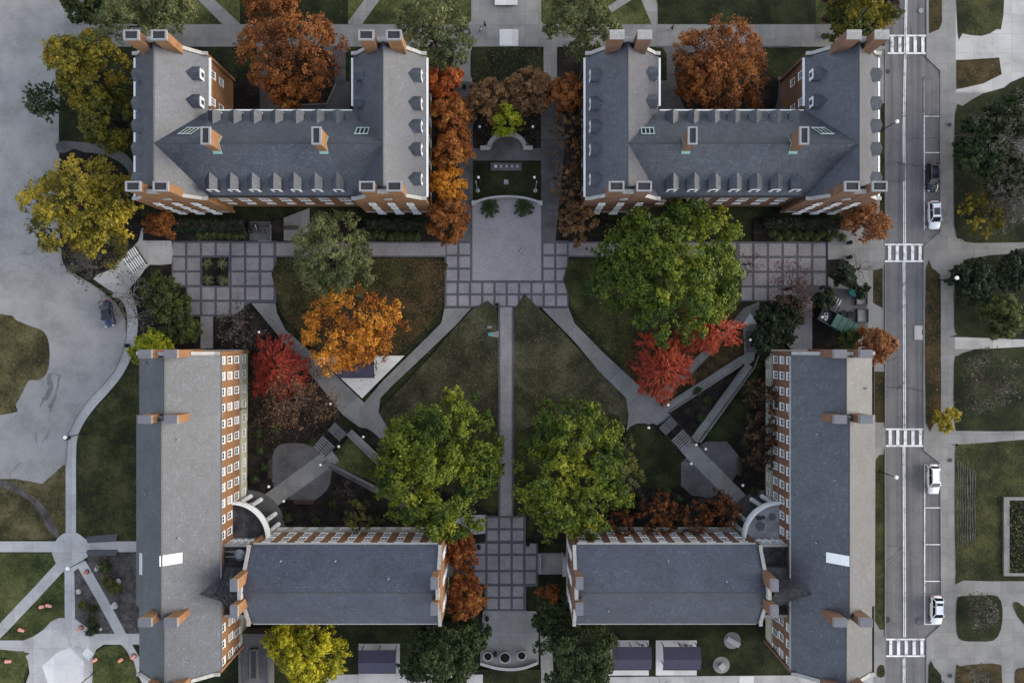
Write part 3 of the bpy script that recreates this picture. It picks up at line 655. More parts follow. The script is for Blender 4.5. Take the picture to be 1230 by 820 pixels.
def parapet(parent, ax, s, c, half, he, hr, bmat, th=.42, up=.5, mat='stone', low=.0):
    """raised gable wall standing across the roof, with a white coping"""
    def pt(a, t, z): return (a, t, z) if ax == 'x' else (t, a, z)
    off = (th, 0, 0) if ax == 'x' else (0, th, 0); a = s - th/2
    m = MB(); sl = (hr - he) / half
    q = [pt(a, c - half - .35, low), pt(a, c + half + .35, low), pt(a, c + half + .35, he + up + .2), pt(a, c + half - .3, he + up + .3), pt(a, c, hr + up + .25), pt(a, c - half + .3, he + up + .3), pt(a, c - half - .35, he + up + .2)]
    m.prism(q, off); w = m.build('gable_wall', M[bmat], parent)
    m = MB(); e = .05; a = s - th/2 - e; off = (th + 2*e, 0, 0) if ax == 'x' else (0, th + 2*e, 0); k = .17
    def run(q):
        k2 = MB(); k2.prism(q, off); k2.build('coping', M[mat], w)
    for sg in (-1, 1):
        q = [pt(a, c + sg * (half + .5), he + up + .202), pt(a, c + sg * (half - .3), he + up + .302), pt(a, c + sg * (half - .3), he + up + .3 + k), pt(a, c + sg * (half + .5), he + up + .2 + k)]
        run(q)
        q = [pt(a, c + sg * (half - .302), he + up + .302), pt(a, c + sg * 2.9, hr + up + .255 - 2.9 * (hr - he - .05) / (half - .3)), pt(a, c + sg * 2.9, hr + up + .25 + k - 2.9 * (hr - he - .05) / (half - .3)), pt(a, c + sg * (half - .302), he + up + .3 + k)]
        run(q)
    q = [pt(a, c - .85, hr + up - .4), pt(a, c + .85, hr + up - .4), pt(a, c + .85, hr + up + .5), pt(a, c - .85, hr + up + .5)]
    run(q)
    return w
def h_hall(name, label, cx, wings, ctr, brick, caps, label_group, cols):
    """H-plan hall: two wings running north-south joined by a centre range"""
    x0, x1 = wings; he, hr = 11.0, 16.6; half = 5.2; yN, yS = 43.7, 21.4
    root = thing(name, label, 'building', ((x0 + x1) / 2, 28.5, 0), 0, label_group)
    for i, xc in enumerate(wings):
        roof, sl = gable(root, 'y', yS, yN, xc, half, he, hr, brick, 'slate_d')
        for k, yy in enumerate((yS, yN)):
            parapet(root, 'y', yy + (.2 if k == 0 else -.2), xc, half, he, hr - .2, brick)
            for dx in (-1.95, 1.95): chimney(root, xc + dx, yy + (.55 if k == 0 else -.55), 2.0, 1.25, 10, 19.4 if k else 18.9, brick, caps[k])
        for n, wall in (('W', xc - half), ('E', xc + half)):
            inner = (n == 'E') == (i == 0)
            pys = (90.5, 123.5) if inner else (92, 126, 153, 180.5, 216)
            for py in pys: dormer(root, n, P(0, py, he + 1)[1], wall, he, sl, w=1.8, h=1.5)
            gutter(root, n, (35.8 if inner else yS + .6), yN - .6, wall + (.36 if n == 'E' else -.36), he + .05)
            for py in pys:
                for z in ((8.6, 5.3) if inner else (8.6, 5.3, 2.2)): window(root, wall, P(0, py, he)[1] + (.9 if inner else 0), z, n)
        # south gable windows
        for dx in (-2.9, 0, 2.9):
            for z in (9.4, 6.5, 3.7): window(root, xc + dx, yS - .2, z, 'S', 'loft')
            window(root, xc + dx, yS - .2, 1.2, 'S', 'low')
        m = MB()
        m.lathe((0, 0, 0), [(0, .06), (.62, .06), (.62, -.04)], 16); o = m.build('oculus', M['stone'], root)
        o.matrix_parent_inverse = Matrix.Identity(4); o.rotation_euler = (R(90), 0, 0); o.location = (xc - root.location.x, yS - .1 - root.location.y, 12.6); o.scale = (1.1, 1.1, 1)
        m = MB(); m.box(xc - half - .1, xc + half + .1, yS - .22, yS - .08, 2.15, 2.35); m.build('string_course', M['stone'], root)
    ch = 6.1; cy = 28.6; hr2 = 16.6
    roof, sl = gable(root, 'x', x0, x1, cy, ch, he, hr2, brick, 'slate')
    for px in ctr['S']: dormer(root, 'S', P(px, 0, he + 1)[0], cy - ch, he, sl, w=1.7, h=1.75)
    for px in ctr['N']: dormer(root, 'N', P(px, 0, he + 1)[0], cy + ch, he, sl, w=1.7, h=1.45)
    a0, a1 = x0 + half + .5, x1 - half - .5
    gutter(root, 'S', a0, a1, cy - ch - .36, he + .05, .25, 'metal_d'); gutter(root, 'N', a0, a1, cy + ch + .36, he + .05, .2)
    for px in ctr['S']:
        X = P(px, 0, he)[0]
        for z in (9.0, 6.1): window(root, X - .2, cy - ch, z, 'S', 'wide')
        window(root, X - .2, cy - ch, 3.2, 'S', 'low')
    for px, py in ctr['chim']:
        X, Y, _ = P(px, py, 20.2); chimney(root, X, Y, 1.15, 2.3, 12.5, 20.2, brick, 'rim')
        m = MB()
        for sg in (-1, 1):
            q = [(X - .635, cy, hr2 + .33), (X - .635, cy + sg * 1.3, hr2 + .33 - 1.3 * sl), (X - .635, cy + sg * 1.3, hr2 + .5 - 1.3 * sl), (X - .635, cy, hr2 + .5)]
            m.prism(q, (1.27, 0, 0))
        m.build('flashing', M['copper'], root)
    for px, sk in ctr['vent']:   # slanting half-round louvres at the ends of the centre range
        X, Y, _ = P(px, 156.5, 15.3); m = MB(); zt = lambda y: hr2 + .4 - (y - cy) * sl
        y0, y1 = Y - .6, Y + .6
        for k in range(4):
            xx = X - .9 + k * .6; m.prism([(xx - .08, y0, zt(y0)), (xx + .08, y0, zt(y0)), (xx + .08 + sk, y1, zt(y1)), (xx - .08 + sk, y1, zt(y1))], (0, 0, .16), 0)
        for yy in (y0, y1): m.box(X - 1.0 + sk * (yy - y0) / 1.2, X + 1.0 + sk * (yy - y0) / 1.2, yy - .09, yy + .09, zt(yy) - .05, zt(yy) + .2, 0)
        m.poly([(X - .9, y0, zt(y0) + .03), (X + .9, y0, zt(y0) + .03), (X + .9 + sk, y1, zt(y1) + .03), (X - .9 + sk, y1, zt(y1) + .03)], 1)
        m.build('roof_louvre', [M['louvre'], M['glass']], root)
    return root
h_hall('residence_hall', 'brick H-plan hall with dark flue tops, beside the western car park', 0, (-51.7, -18.6),
       {'S': (257, 282, 307.5, 333, 357, 382, 407.5), 'N': (260, 285, 309, 334.5, 359, 383.6, 407), 'chim': ((247, 163), (380, 163)), 'vent': ((222, .9), (434, .1))}, 'brick', ('rim', 'rim'), 'brick residence halls', 0)
h_hall('residence_hall', 'brick H-plan hall with white-capped northern chimneys, beside the street', 0, (16.75, 50.1),
       {'S': (806, 831, 856, 881, 905, 930, 954), 'N': (806, 831, 855.6, 880, 905, 930, 953), 'chim': ((832, 163), (966, 163)), 'vent': ((778, .1), (993, -.9))}, 'brick_d', ('rim', 'white'), 'brick residence halls', 0)

def slab_hall(label, sg, xc, brick):
    """long north-south hall; sg=+1: its court face is the east face"""
    he, hr = 12.3, 17.0; yN, yS = -1.5, -50.0; h = 5.75
    root = thing('residence_hall', label, 'building', (xc, -26, 0), 0, 'brick residence halls')
    secs = ((yN, -11.0, 0, 0), (-11.0, -39.6, .45, .5), (-39.6, yS, 0, 0))
    cx = xc - sg * .0
    for i, (a, b, wd, up) in enumerate(secs):
        roof, sl = gable(root, 'y', b, a, cx - sg * wd * .5, h + wd * .5, he, hr + up, brick, 'slate', base=3.2)
    court = xc + sg * h; n = 'E' if sg > 0 else 'W'
    for yy in (yN - .25, -11.0, -39.6, yS + .25):
        w = parapet(root, 'y', yy, cx, h, he, hr + (.35 if -45 < yy < -5 else 0), brick, up=-.75 if -45 < yy < -5 else .3, low=9.0 if -45 < yy < -5 else 0)
        for dx in (-1.8, 1.85): chimney(root, cx + dx, yy, 1.75, 1.1, 10, 19.3, brick, 'grey')
    gutter(root, n, yS + .7, yN - .7, court + sg * .36, he + .05, .16, 'metal_g' if sg > 0 else 'stone')
    y = -2.9; k = 0
    while y > -31:
        for z in (10.7, 7.8, 4.9): window(root, court, y, z, n)
        if y > -25: window(root, court + sg * .07, y, 1.7, n, 'low')
        y -= 2.43; k += 1
    for y in (-43.8, -46.3, -48.9):
        for z in (10.6, 7.4): window(root, court, y, z, n)
        window(root, court, y - .4, 4.6, n, 'tall')
    # skylight lying on the slope next to the ridge
    px = 207 if sg > 0 else 1005
    X, Y, _ = P(px, 670.5, 16.6); s0 = 1; m = MB(); side = 1 if X > cx else -1
    zt = lambda x: hr + .98 - abs(x - (cx - sg * .22)) * (hr + .5 - he) / (h + .22)
    q = [(X - 1.2, Y - .75, zt(X - 1.2)), (X + 1.2, Y - .75, zt(X + 1.2)), (X + 1.2, Y + .75, zt(X + 1.2)), (X - 1.2, Y + .75, zt(X - 1.2))]
    m.prism(q, (0, 0, .12)); m.build('skylight', M['white'], root)
    if sg > 0:
        m = MB(); X2, Y2, _ = P(167, 677, 13.5); zs = lambda x: he + .4 + (x - (cx - h - .45)) * .72
        for dx in (0, .4): m.box(X2 + dx, X2 + dx + .15, Y2 - 1.6, Y2 + 1.6, zs(X2 + dx), zs(X2 + dx) + .2)
        m.build('snow_rail', M['white'], root)
    for i in range(4):
        x = cx + sg * random.uniform(1.2, 4.5) * random.choice((-1, 1)); yy = -5 - i * 8.3 + random.uniform(-2, 2); zz = hr - abs(x - cx) * (hr - he) / h + .2
        m = MB(); m.tube((x, yy, zz - .2), (x, yy, zz + .75), .09, n=8); m.build('vent_pipe', M['stone'], root)
    # link range to the short hall: flat roofs either side of a small cross gable
    lx0, lx1 = sorted((court, xc + sg * (h + 4.4))); y0, y1 = -42.0, -31.2
    m = MB(); m.box(lx0, lx1, y0, y1, 0, 9.6); m.build('link_wall', M[brick], root)
    m = MB(); m.box(lx0 + .1, lx1 - .1, y0 + .35, y1 - .35, 9.6, 9.75); m.build('link_roof', M['flat'], root)
    for yy, nn in ((y1, 'N'), (y0, 'S')):
        m = MB(); m.box(lx0 + .05, lx1 - .05, yy - .2, yy + .2, 9.75, 10.35); m.build('link_coping', M['stone'], root)
    gx0, gx1 = sorted((court - sg * 2.6, xc + sg * (h + 3.6))); gy = -37.3
    m = MB(); m.prism([(gx0, gy - 2.9, 9.7), (gx0, gy + 2.9, 9.7), (gx0, gy + 2.9, 10.9), (gx0, gy, 14.4), (gx0, gy - 2.9, 10.9)], (gx1 - gx0, 0, 0)); m.build('link_gable', M['flat'], root)
    m = MB()
    for k in range(5):
        xx = lx0 + .5 + k * .8
        for s2 in (-1, 1): m.prism([(xx, gy, 14.41), (xx, gy + s2 * 2.95, 10.9), (xx, gy + s2 * 2.95, 11.02), (xx, gy, 14.55)], (.1, 0, 0))
    if sg > 0: m.build('standing_seams', M['metal_d'], root)
    m = MB(); m.obox(((lx0 + lx1) / 2, -33, 0), 4.0, .25, 9.76, 10.1); m.obox(((lx0 + lx1) / 2, -32.2, 0), 4.0, .25, 9.76, 10.1)
    m.lathe(((lx0 + lx1) / 2 + .4, -32.6, 9.76), [(.9, 0), (.9, .9), (.5, 1.1), (0, 1.1)], 12)
    if sg > 0: m.build('roof_duct', M['metal_g'], root)
    # glazed strip of the link above the porch
    for j in range(4):
        X = lx0 + .6 + j * (lx1 - lx0 - 1.2) / 3
        for z in (8.5, 6.6): window(root, X, y1, z, 'N', 'loft')
    # quarter-round porch in the inner corner
    pc = (court, -31.1); Rr = 5.7; hz = 6.3; q = []
    a0, a1 = (0, 90) if sg > 0 else (90, 180)
    arc = [(pc[0] + Rr * math.cos(R(a0 + (a1 - a0) * i / 18)), pc[1] + Rr * math.sin(R(a0 + (a1 - a0) * i / 18))) for i in range(19)]
    m = MB(); m.prism([(pc[0], pc[1], hz - .5)] + [(x, y, hz - .5) for x, y in arc], (0, 0, .5)); pr = m.build('porch_roof', M['flat'] if sg > 0 else M['flat_l'], root)
    m = MB(); r2 = MB()
    for i in range(18):
        (x, y), (x2, y2) = arc[i], arc[i + 1]
        def rr(x, y, d): l = math.hypot(x - pc[0], y - pc[1]); return (pc[0] + (x - pc[0]) * d / l, pc[1] + (y - pc[1]) * d / l)
        i1, i2 = rr(x, y, Rr - .28), rr(x2, y2, Rr - .28); o1, o2 = rr(x, y, Rr + .04), rr(x2, y2, Rr + .04)
        for zz0, zz1 in ((hz + .55, hz + .75), (hz - .7, hz + .12)): m.prism([(*i1, zz0), (*i2, zz0), (*o2, zz0), (*o1, zz0)], (0, 0, zz1 - zz0))
        c = rr((x + x2) / 2, (y + y2) / 2, Rr - .12)
        for f in (.25, .75):
            cx_, cy_ = rr(x + (x2 - x) * f, y + (y2 - y) * f, Rr - .12); m.tube((cx_, cy_, hz + .12), (cx_, cy_, hz + .55), .09, n=5)
    m.build('balustrade', M['white'], root)
    for f in (.09, .30, .70, .91):
        a = R(a0 + (a1 - a0) * f); c = (pc[0] + (Rr - .25) * math.cos(a), pc[1] + (Rr - .25) * math.sin(a))
        m = MB(); m.lathe((*c, 0), [(.5, 0), (.5, .35), (.36, .4), (.38, 2.2), (.31, hz - 1.1), (.48, hz - .95), (.48, hz - .7)], 14); m.build('column', M['white'], root, True)
    m = MB(); q = [(pc[0], pc[1], -.1)] + [(pc[0] + (Rr + .7) * math.cos(R(a0 + (a1 - a0) * i / 18)), pc[1] + (Rr + .7) * math.sin(R(a0 + (a1 - a0) * i / 18)), -.1) for i in range(19)]
    m.prism(q, (0, 0, .55)); m.build('porch_floor', M['conc_d'], root)
    m = MB()
    if sg < 0:
        for dx, dy, rad in ((-3.0, 1.9, .75), (-1.1, 3.4, .6)):
            m.lathe((pc[0] + dx, pc[1] + dy, hz), [(rad, 0), (rad, .07), (0, .07)], 18)
        m.build('roof_drain', M['capgrey'], root)
        m = MB(); m.box(pc[0] - 3.6, pc[0] - 2.9, pc[1] + 3.0, pc[1] + 3.5, hz, hz + .8); m.lathe((pc[0] - 2.5, pc[1] + 3.35, hz), [(.2, 0), (.2, .5), (0, .5)], 8); m.build('roof_unit', M['metal_d'], root)
    return root
slab_hall('long brick hall with a dark porch roof, beside the western lawn', 1, -49.95, 'brick')
slab_hall('long brick hall with a pale porch roof, beside the street', -1, 48.05, 'brick_d')

def short_hall(label, sg, x0, x1, brick):
    he, hr = 11.9, 15.6; cy, half = -36.55, 5.6
    root = thing('residence_hall', label, 'building', ((x0 + x1) / 2, cy, 0), 0, 'brick residence halls')
    roof, sl = gable(root, 'x', x0, x1, cy, half, he, hr, brick, 'slate_d', base=3.0)
    yn = cy + half
    for s in (x0, x1):
        inner = (s == x0) == (sg > 0)
        parapet(root, 'x', s + (.25 if s == x0 else -.25), cy, half, he, hr, brick, up=.45)
        for dy in (-1.85, 1.85): chimney(root, s + (.6 if s == x0 else -.6) * (.3 if inner else 1), cy + dy, 1.0, 1.6, 10, 18.3 if inner else 17.4, brick, 'grey')
    gutter(root, 'N', x0 + .7, x1 - .7, yn + .36, he + .02, .22, 'stone'); gutter(root, 'S', x0 + .7, x1 - .7, cy - half - .36, he + .02, .16, 'stone')
    for i in range(3):
        x = x0 + (x1 - x0) * (.2 + .28 * i) + random.uniform(-1, 1); dy = random.uniform(1.2, 4) * random.choice((-1, 1)); zz = hr - abs(dy) * sl + .2
        m = MB(); m.tube((x, cy + dy, zz - .2), (x, cy + dy, zz + .7), .09, n=8); m.build('vent_pipe', M['stone'], root)
    n = 11
    for i in range(n):
        X = x0 + 1.8 + i * (x1 - x0 - 3.6) / (n - 1)
        for z in (10.2, 7.5, 4.8): window(root, X, yn, z, 'N', 'sash')
        window(root, X, yn + .07, 1.5, 'N', 'low')
    e = x1 if sg > 0 else x0; nn = 'E' if sg > 0 else 'W'; o = .05 if sg > 0 else -.05
    for dy in (-3.9, 0, 3.9):
        for z in (10.4, 7.4, 4.4): window(root, e + o, cy + dy, z, nn)
    m = MB(); d = .9 * (1 if sg > 0 else -1); xx = sorted((e, e + d)); m.box(xx[0], xx[1], cy - 1.6, cy + 1.6, 2.9, 3.3)
    for dy in (-1.4, 1.4): m.tube((e + d * .8, cy + dy, 0), (e + d * .8, cy + dy, 2.9), .14, n=8)
    m.build('door_canopy', M['stone'], root)
    return root
short_hall('short brick hall left of the southern entrance plaza, its east gable facing the plaza', 1, -39.75, -10.55, 'brick')
short_hall('short brick hall right of the southern entrance plaza, its west gable facing the plaza', -1, 9.1, 37.55, 'brick_d')
# low concrete annexe in the south-west corner
X0, Y0, _ = P(287, 822, 2.5); X1, Y1, _ = P(324, 760, 2.5)
r = thing('loading_annexe', 'low grey flat-roofed concrete annexe in the corner beside the yellow tree', 'building', ((X0 + X1) / 2, (Y0 + Y1) / 2, 0))
m = MB(); m.box(X0, X1, Y0 - 8, Y1, 0, 2.3); m.build('wall', M['conc_d'], r)
m = MB()
for a in ((X0, X0 + .3, Y0 - 8, Y1), (X1 - .3, X1, Y0 - 8, Y1), (X0 + .3, X1 - .3, Y1 - .3, Y1)): m.box(*a, 2.3, 2.75)
m.build('parapet', M['conc_d'], r)
m = MB(); cx = (X0 + X1) / 2; m.box(cx - .7, cx + .7, Y1 - 7.5, Y1 - 2.5, 2.3, 2.9, 0); m.box(cx - .4, cx + .4, Y1 - 7.2, Y1 - 2.8, 2.9, 2.92, 1); m.build('roof_slot', [M['conc_d'], M['pit']], r)
# ------------------------------------------------------------ trees and shrubs
LM = {}
def L_(name, *stops, tr=.25):
    LM[name] = leaf_mat(name + '_foliage', [(i / (len(stops) - 1), c) for i, c in enumerate(stops)], tr)
L_('maple_green', (.018, .038, .006), (.062, .10, .010), (.145, .175, .014), (.30, .28, .018))
L_('maple_lime', (.025, .05, .006), (.09, .125, .010), (.205, .215, .016), (.37, .32, .02))
L_('maple_turning', (.03, .042, .008), (.10, .10, .011), (.22, .165, .014), (.40, .25, .02))
L_('golden', (.06, .055, .012), (.19, .155, .016), (.35, .265, .022), (.50, .37, .04))
L_('yellow', (.11, .11, .008), (.27, .25, .012), (.46, .40, .016), (.60, .50, .03))
L_('willow', (.028, .038, .014), (.075, .09, .032), (.14, .15, .055), (.24, .23, .09))
L_('olive', (.028, .033, .010), (.08, .082, .020), (.15, .14, .032), (.26, .22, .05))
L_('orange', (.14, .042, .008), (.42, .145, .018), (.62, .26, .025), (.70, .38, .05))
L_('flame', (.11, .026, .010), (.32, .07, .018), (.48, .13, .026), (.54, .2, .05))
L_('redorange', (.11, .027, .009), (.28, .085, .022), (.42, .16, .035), (.48, .25, .06))
L_('red', (.07, .010, .008), (.23, .024, .016), (.36, .05, .025), (.44, .12, .06))
L_('scarlet', (.09, .012, .009), (.30, .036, .02), (.47, .085, .036), (.52, .18, .09))
L_('rust', (.055, .02, .008), (.21, .068, .018), (.34, .12, .028), (.42, .19, .055))
L_('rustpale', (.08, .035, .016), (.24, .095, .034), (.37, .155, .055), (.44, .22, .10))
L_('brown', (.038, .021, .012), (.12, .062, .028), (.21, .108, .045), (.30, .165, .07))
L_('dark', (.008, .016, .006), (.022, .038, .012), (.045, .068, .018), (.08, .10, .028))
L_('spruce', (.006, .012, .006), (.016, .028, .012), (.032, .048, .020), (.055, .075, .035))
L_('shrub', (.014, .024, .008), (.035, .052, .014), (.07, .09, .022), (.12, .13, .035))
L_('yucca', (.05, .06, .03), (.12, .13, .06), (.2, .2, .1), (.28, .26, .14))
L_('lime', (.08, .11, .008), (.19, .22, .012), (.32, .33, .016), (.42, .40, .03))
L_('grey', (.03, .028, .02), (.065, .06, .045), (.11, .10, .08), (.17, .16, .13))
L_('purple', (.025, .012, .012), (.07, .03, .028), (.11, .05, .045), (.16, .08, .07))

def unit(a): return a / np.maximum(np.linalg.norm(a, axis=1, keepdims=True), 1e-6)
def leaves(name, c, nrm, half, aspect, tone, mat, parent, along=None):
    n = len(c); nrm = unit(nrm)
    r = rng.normal(size=(n, 3)) if along is None else along
    t = unit(np.cross(np.cross(nrm, r), nrm)); b = np.cross(nrm, t)
    h = np.broadcast_to(np.asarray(half).reshape(-1, 1), (n, 1)); w = h * aspect
    fold = nrm * h * .35
    v = np.empty((n, 4, 3)); v[:, 0] = c - t*h; v[:, 1] = c + b*w - t*h*.1 - fold*.5; v[:, 2] = c + t*h - fold; v[:, 3] = c - b*w - t*h*.1 - fold*.5
    me = bpy.data.meshes.new(name); me.vertices.add(n*4); me.vertices.foreach_set('co', v.reshape(-1).astype(np.float32))
    me.loops.add(n*4); me.loops.foreach_set('vertex_index', np.arange(n*4, dtype=np.int32))
    me.polygons.add(n); me.polygons.foreach_set('loop_start', np.arange(0, n*4, 4, dtype=np.int32)); me.polygons.foreach_set('loop_total', np.full(n, 4, dtype=np.int32))
    a = me.attributes.new('tone', 'FLOAT', 'FACE'); a.data.foreach_set('value', np.clip(tone, 0, 1).astype(np.float32))
    me.materials.append(LM[mat]); me.update(calc_edges=True); me.validate()
    return link(name, me, parent)
def branch(mb, p, d, L, r, depth, spread, nsub, flat=0.3, tips=None):
    """a bending limb that forks"""
    q = p
    for k in range(2):
        d2 = (d + Vector([random.gauss(0, .16) for _ in range(3)])).normalized(); e = q + d2 * L / 2
        mb.tube(q, e, r * (1 - .3*k), r * (.7 - .25*k), n=4 if depth > 1 else 3, caps=False); q = e; d = d2
        if depth > 0:
            for _ in range(nsub if k else max(1, nsub - 1)):
                v = Vector([random.gauss(0, 1) for _ in range(3)]); v -= d * v.dot(d); v.normalize()
                nd = (d + v * spread); nd.z = nd.z * (1 - flat) + .12; nd.normalize()
                branch(mb, q, nd, L * random.uniform(.55, .8), r * .5, depth - 1, spread, nsub, flat, tips)
    if tips is not None: tips.append(q)
def tree(name, label, px, py, rpx, mat, h=12.0, style='clump', group=None, cat='tree', dens=1.0, leaf=.30, bare=0.0, bias=None, squash=1.0, ell=(1, 1), rot=0, barkm='bark', trunk=True, seed=None, lobe=None, rough=1.0):
    sd = seed if seed is not None else int(px * 7 + py * 13)
    g = np.random.default_rng(sd); random.seed(sd)
    R0 = rpx * (CAMH - h * .62) / FPX; zc = h * .42
    X, Y, _ = P(px, py, h * .62); z0 = max(gz(*[615 + X * FPX / CAMH, 410 - Y * FPX / CAMH]), -.16)
    root = thing(name, label, cat, (X, Y, z0), 0, group)
    ph = g.uniform(0, 6.28, 4)
    def rim(a): return 1.03 + rough*(.09*np.sin(2*a + ph[0]) + .09*np.sin(3*a + ph[1]) + .07*np.sin(5*a + ph[2]) + .05*np.sin(9*a + ph[3]))
    lr = lobe or max(.6, min(1.25, R0 * .18))
    nl = max(8, int(3.1 * (R0 / lr) ** 2))
    a = g.uniform(0, 6.28, nl); rr = np.sqrt(g.uniform(0, 1, nl)); rad = rr * (R0 - lr * .35) * rim(a)
    lx, ly = rad * np.cos(a) * ell[0], rad * np.sin(a) * ell[1]
    if rot: lx, ly = lx*math.cos(rot) - ly*math.sin(rot), lx*math.sin(rot) + ly*math.cos(rot)
    top = (h - zc - lr * .6) * np.sqrt(np.maximum(0, 1 - rr ** 2.2)) * squash
    lz = zc + top * g.uniform(.3, 1.0, nl) + g.normal(0, .35, nl)
    lobes = np.stack([lx, ly, lz], 1); lsz = lr * g.uniform(.65, 1.25, nl); ltone = g.normal(0, .13, nl)
    if trunk:
        tb = MB(); r = max(.10, R0 * .045); tz = zc * .75
        tb.tube((0, 0, -.1), (0, 0, tz), r * 1.35, r, 8)
        if style in ('clump', 'fan'):
            for i in range(0, nl, max(1, nl // 26)):
                p0 = Vector((0, 0, tz * random.uniform(.75, 1.0))); p1 = Vector(lobes[i]); mid = p0.lerp(p1, .5) + Vector((0, 0, -.08 * (p1 - p0).length))
                tb.tube(p0, mid, r * .55, r * .32, 5, caps=False); tb.tube(mid, p1, r * .32, .03, 5, caps=False)
        tk = local(tb.build('trunk', M[barkm], root))
    else: tk = root
    if style == 'bare' or bare:
        bm = MB(); tips = []
        nb = 9
        for i in range(nb):
            an = 6.28 * i / nb + random.uniform(-.3, .3); el = random.uniform(.25, 1.3)
            d = Vector((math.cos(an) * math.cos(el) * ell[0], math.sin(an) * math.cos(el) * ell[1], math.sin(el))).normalized()
            branch(bm, Vector((0, 0, zc * .7)), d, R0 * .52, max(.07, R0 * .022), 3 if R0 > 2.6 else 2, .85, 2, .3, tips)
        local(bm.build('branches', M[barkm], root))
    if style == 'clump':
        cs = max(.28, min(.62, lr * .42))
        k = np.maximum(2, (dens * 2.0 * (lsz / cs) ** 2 * (1 - bare))).astype(int)
        if bare: k = (k * g.uniform(0, 1, nl) ** .8).astype(int)
        idx = np.repeat(np.arange(nl), k); m = len(idx)
        d = unit(g.normal(size=(m, 3))); d[:, 2] = np.where(d[:, 2] < -.25, -d[:, 2], d[:, 2])
        cl = lobes[idx] + d * (lsz[idx] * g.uniform(.55, 1.08, m))[:, None]
        ctone = ltone[idx] + g.normal(0, .10, m)
        leaf *= .78; nlv = 15 if leaf > .2 else 18; j = np.repeat(np.arange(m), nlv); n = len(j)
        e = unit(g.normal(size=(n, 3))); e[:, 2] = np.abs(e[:, 2]) * .9 - .1
        c = cl[j] + e * (cs * g.uniform(.6, 1.5, m)[j] * g.uniform(.25, 1.15, n))[:, None] * np.array([1, 1, .75])
        nrm = e * .6 + d[j] * .5 + g.normal(0, .45, (n, 3)) + np.array([0, 0, .35])
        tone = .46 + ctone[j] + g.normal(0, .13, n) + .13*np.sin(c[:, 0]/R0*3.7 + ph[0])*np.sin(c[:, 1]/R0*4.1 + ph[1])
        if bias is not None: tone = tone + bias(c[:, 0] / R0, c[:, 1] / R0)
        o = leaves('crown', c, nrm, leaf * g.uniform(.6, 1.15, n), .62, tone, mat, root)
    elif style == 'fan':     # fine drooping sprays radiating from the stem, as on small Japanese maples
        m = int(dens * 22 * R0 * R0) + 60
        a = g.uniform(0, 6.28, m); q = np.sqrt(g.uniform(.0, 1, m)); ar = np.round(a / .21) * .21 + g.normal(0, .035, m)
        rad = q * R0 * rim(ar) * (1 + .16*np.sin(np.round(a / .21) * 7.7)); zz = zc + (h - zc) * (1 - q ** 2) * g.uniform(.7, 1.0, m)
        base = np.stack([rad*np.cos(ar)*ell[0], rad*np.sin(ar)*ell[1], zz], 1)
        nlv = 5; j = np.repeat(np.arange(m), nlv); n = len(j)
        c = base[j] + g.normal(0, .22, (n, 3)) * np.array([1, 1, .7])
        al = np.stack([np.cos(ar[j]), np.sin(ar[j]), -.25 + 0*ar[j]], 1) + g.normal(0, .28, (n, 3))
        nrm = np.stack([np.cos(ar[j])*.45, np.sin(ar[j])*.45, np.ones(n)], 1) + g.normal(0, .35, (n, 3))
        tone = .45 + .2*np.sin(np.round(a / .21) * 12.9)[j] * .6 + g.normal(0, .14, n)
        if bias is not None: tone = tone + bias(c[:, 0] / R0, c[:, 1] / R0)
        o = leaves('crown', c, nrm, leaf * g.uniform(.7, 1.5, n), .2, tone, mat, root, along=al)
    elif style == 'bare' and dens > 0 and mat:
        t = np.array([tuple(x) for x in tips]); m = int(len(t) * dens); t = t[g.integers(0, len(t), m)]
        c = t + g.normal(0, .25, t.shape); o = leaves('crown', c, g.normal(0, .6, c.shape) + np.array([0, 0, .6]), leaf * g.uniform(.5, 1.1, m), .6, .45 + g.normal(0, .2, m), mat, root)
    if style != 'bare' or (dens > 0 and mat): local(o)
    return root
G1 = 'trees around the halls'
T = tree
# western edge
T('maple_tree', 'yellow-green maple between the car park and the tall twin flues of the north-west hall', 105, 82, 47, 'maple_turning', 13, group=G1, ell=(1, .95), bias=lambda x, y: .07 + 0*x)
T('maple_tree', 'darker green and yellow maple below the yellow-green one, against the wall of the north-west hall', 132, 142, 38, 'maple_turning', 11, group=G1, bias=lambda x, y: -.16 + 0*x)
T('sparse_tree', 'thin dark green tree with open branches reaching over the car park', 48, 117, 24, 'dark', 9, 'bare', G1, dens=2.2, leaf=.34)
T('willow_tree', 'large olive willow by the top walk, north of the north-west hall', 172, 12, 54, 'willow', 13, group=G1, ell=(1.1, .9), leaf=.24, dens=.9)
T('green_tree', 'dark green tree at the top edge beside the car park', 98, 2, 24, 'shrub', 9, group=G1)
T('golden_tree', 'big golden yellow tree with one bare grey side over the car park', 97, 252, 66, 'golden', 14, group=G1, bias=lambda x, y: .1*y - .05 + .22*np.sin(x*6)*np.sin(y*5), dens=.95)
T('bare_tree', 'bare grey branches at the car park side of the golden tree', 44, 235, 27, 'grey', 10, 'bare', G1, dens=.8, leaf=.2, barkm='bark_g')
T('bare_tree', 'low bare grey-brown tree under the golden tree at the car park kerb', 98, 318, 26, 'grey', 7, 'bare', G1, dens=1.4, leaf=.24, barkm='bark_g')
T('bare_tree', 'bare spreading tree over the kerb path beside the dark blue car', 150, 352, 33, 'grey', 8, 'bare', G1, dens=.5, leaf=.2, barkm='bark_g')
T('bare_tree', 'bare tree over the bonnet-end kerb path south of the dark blue car', 157, 380, 26, 'grey', 6, 'bare', G1, dens=.4, leaf=.2, barkm='bark_g')
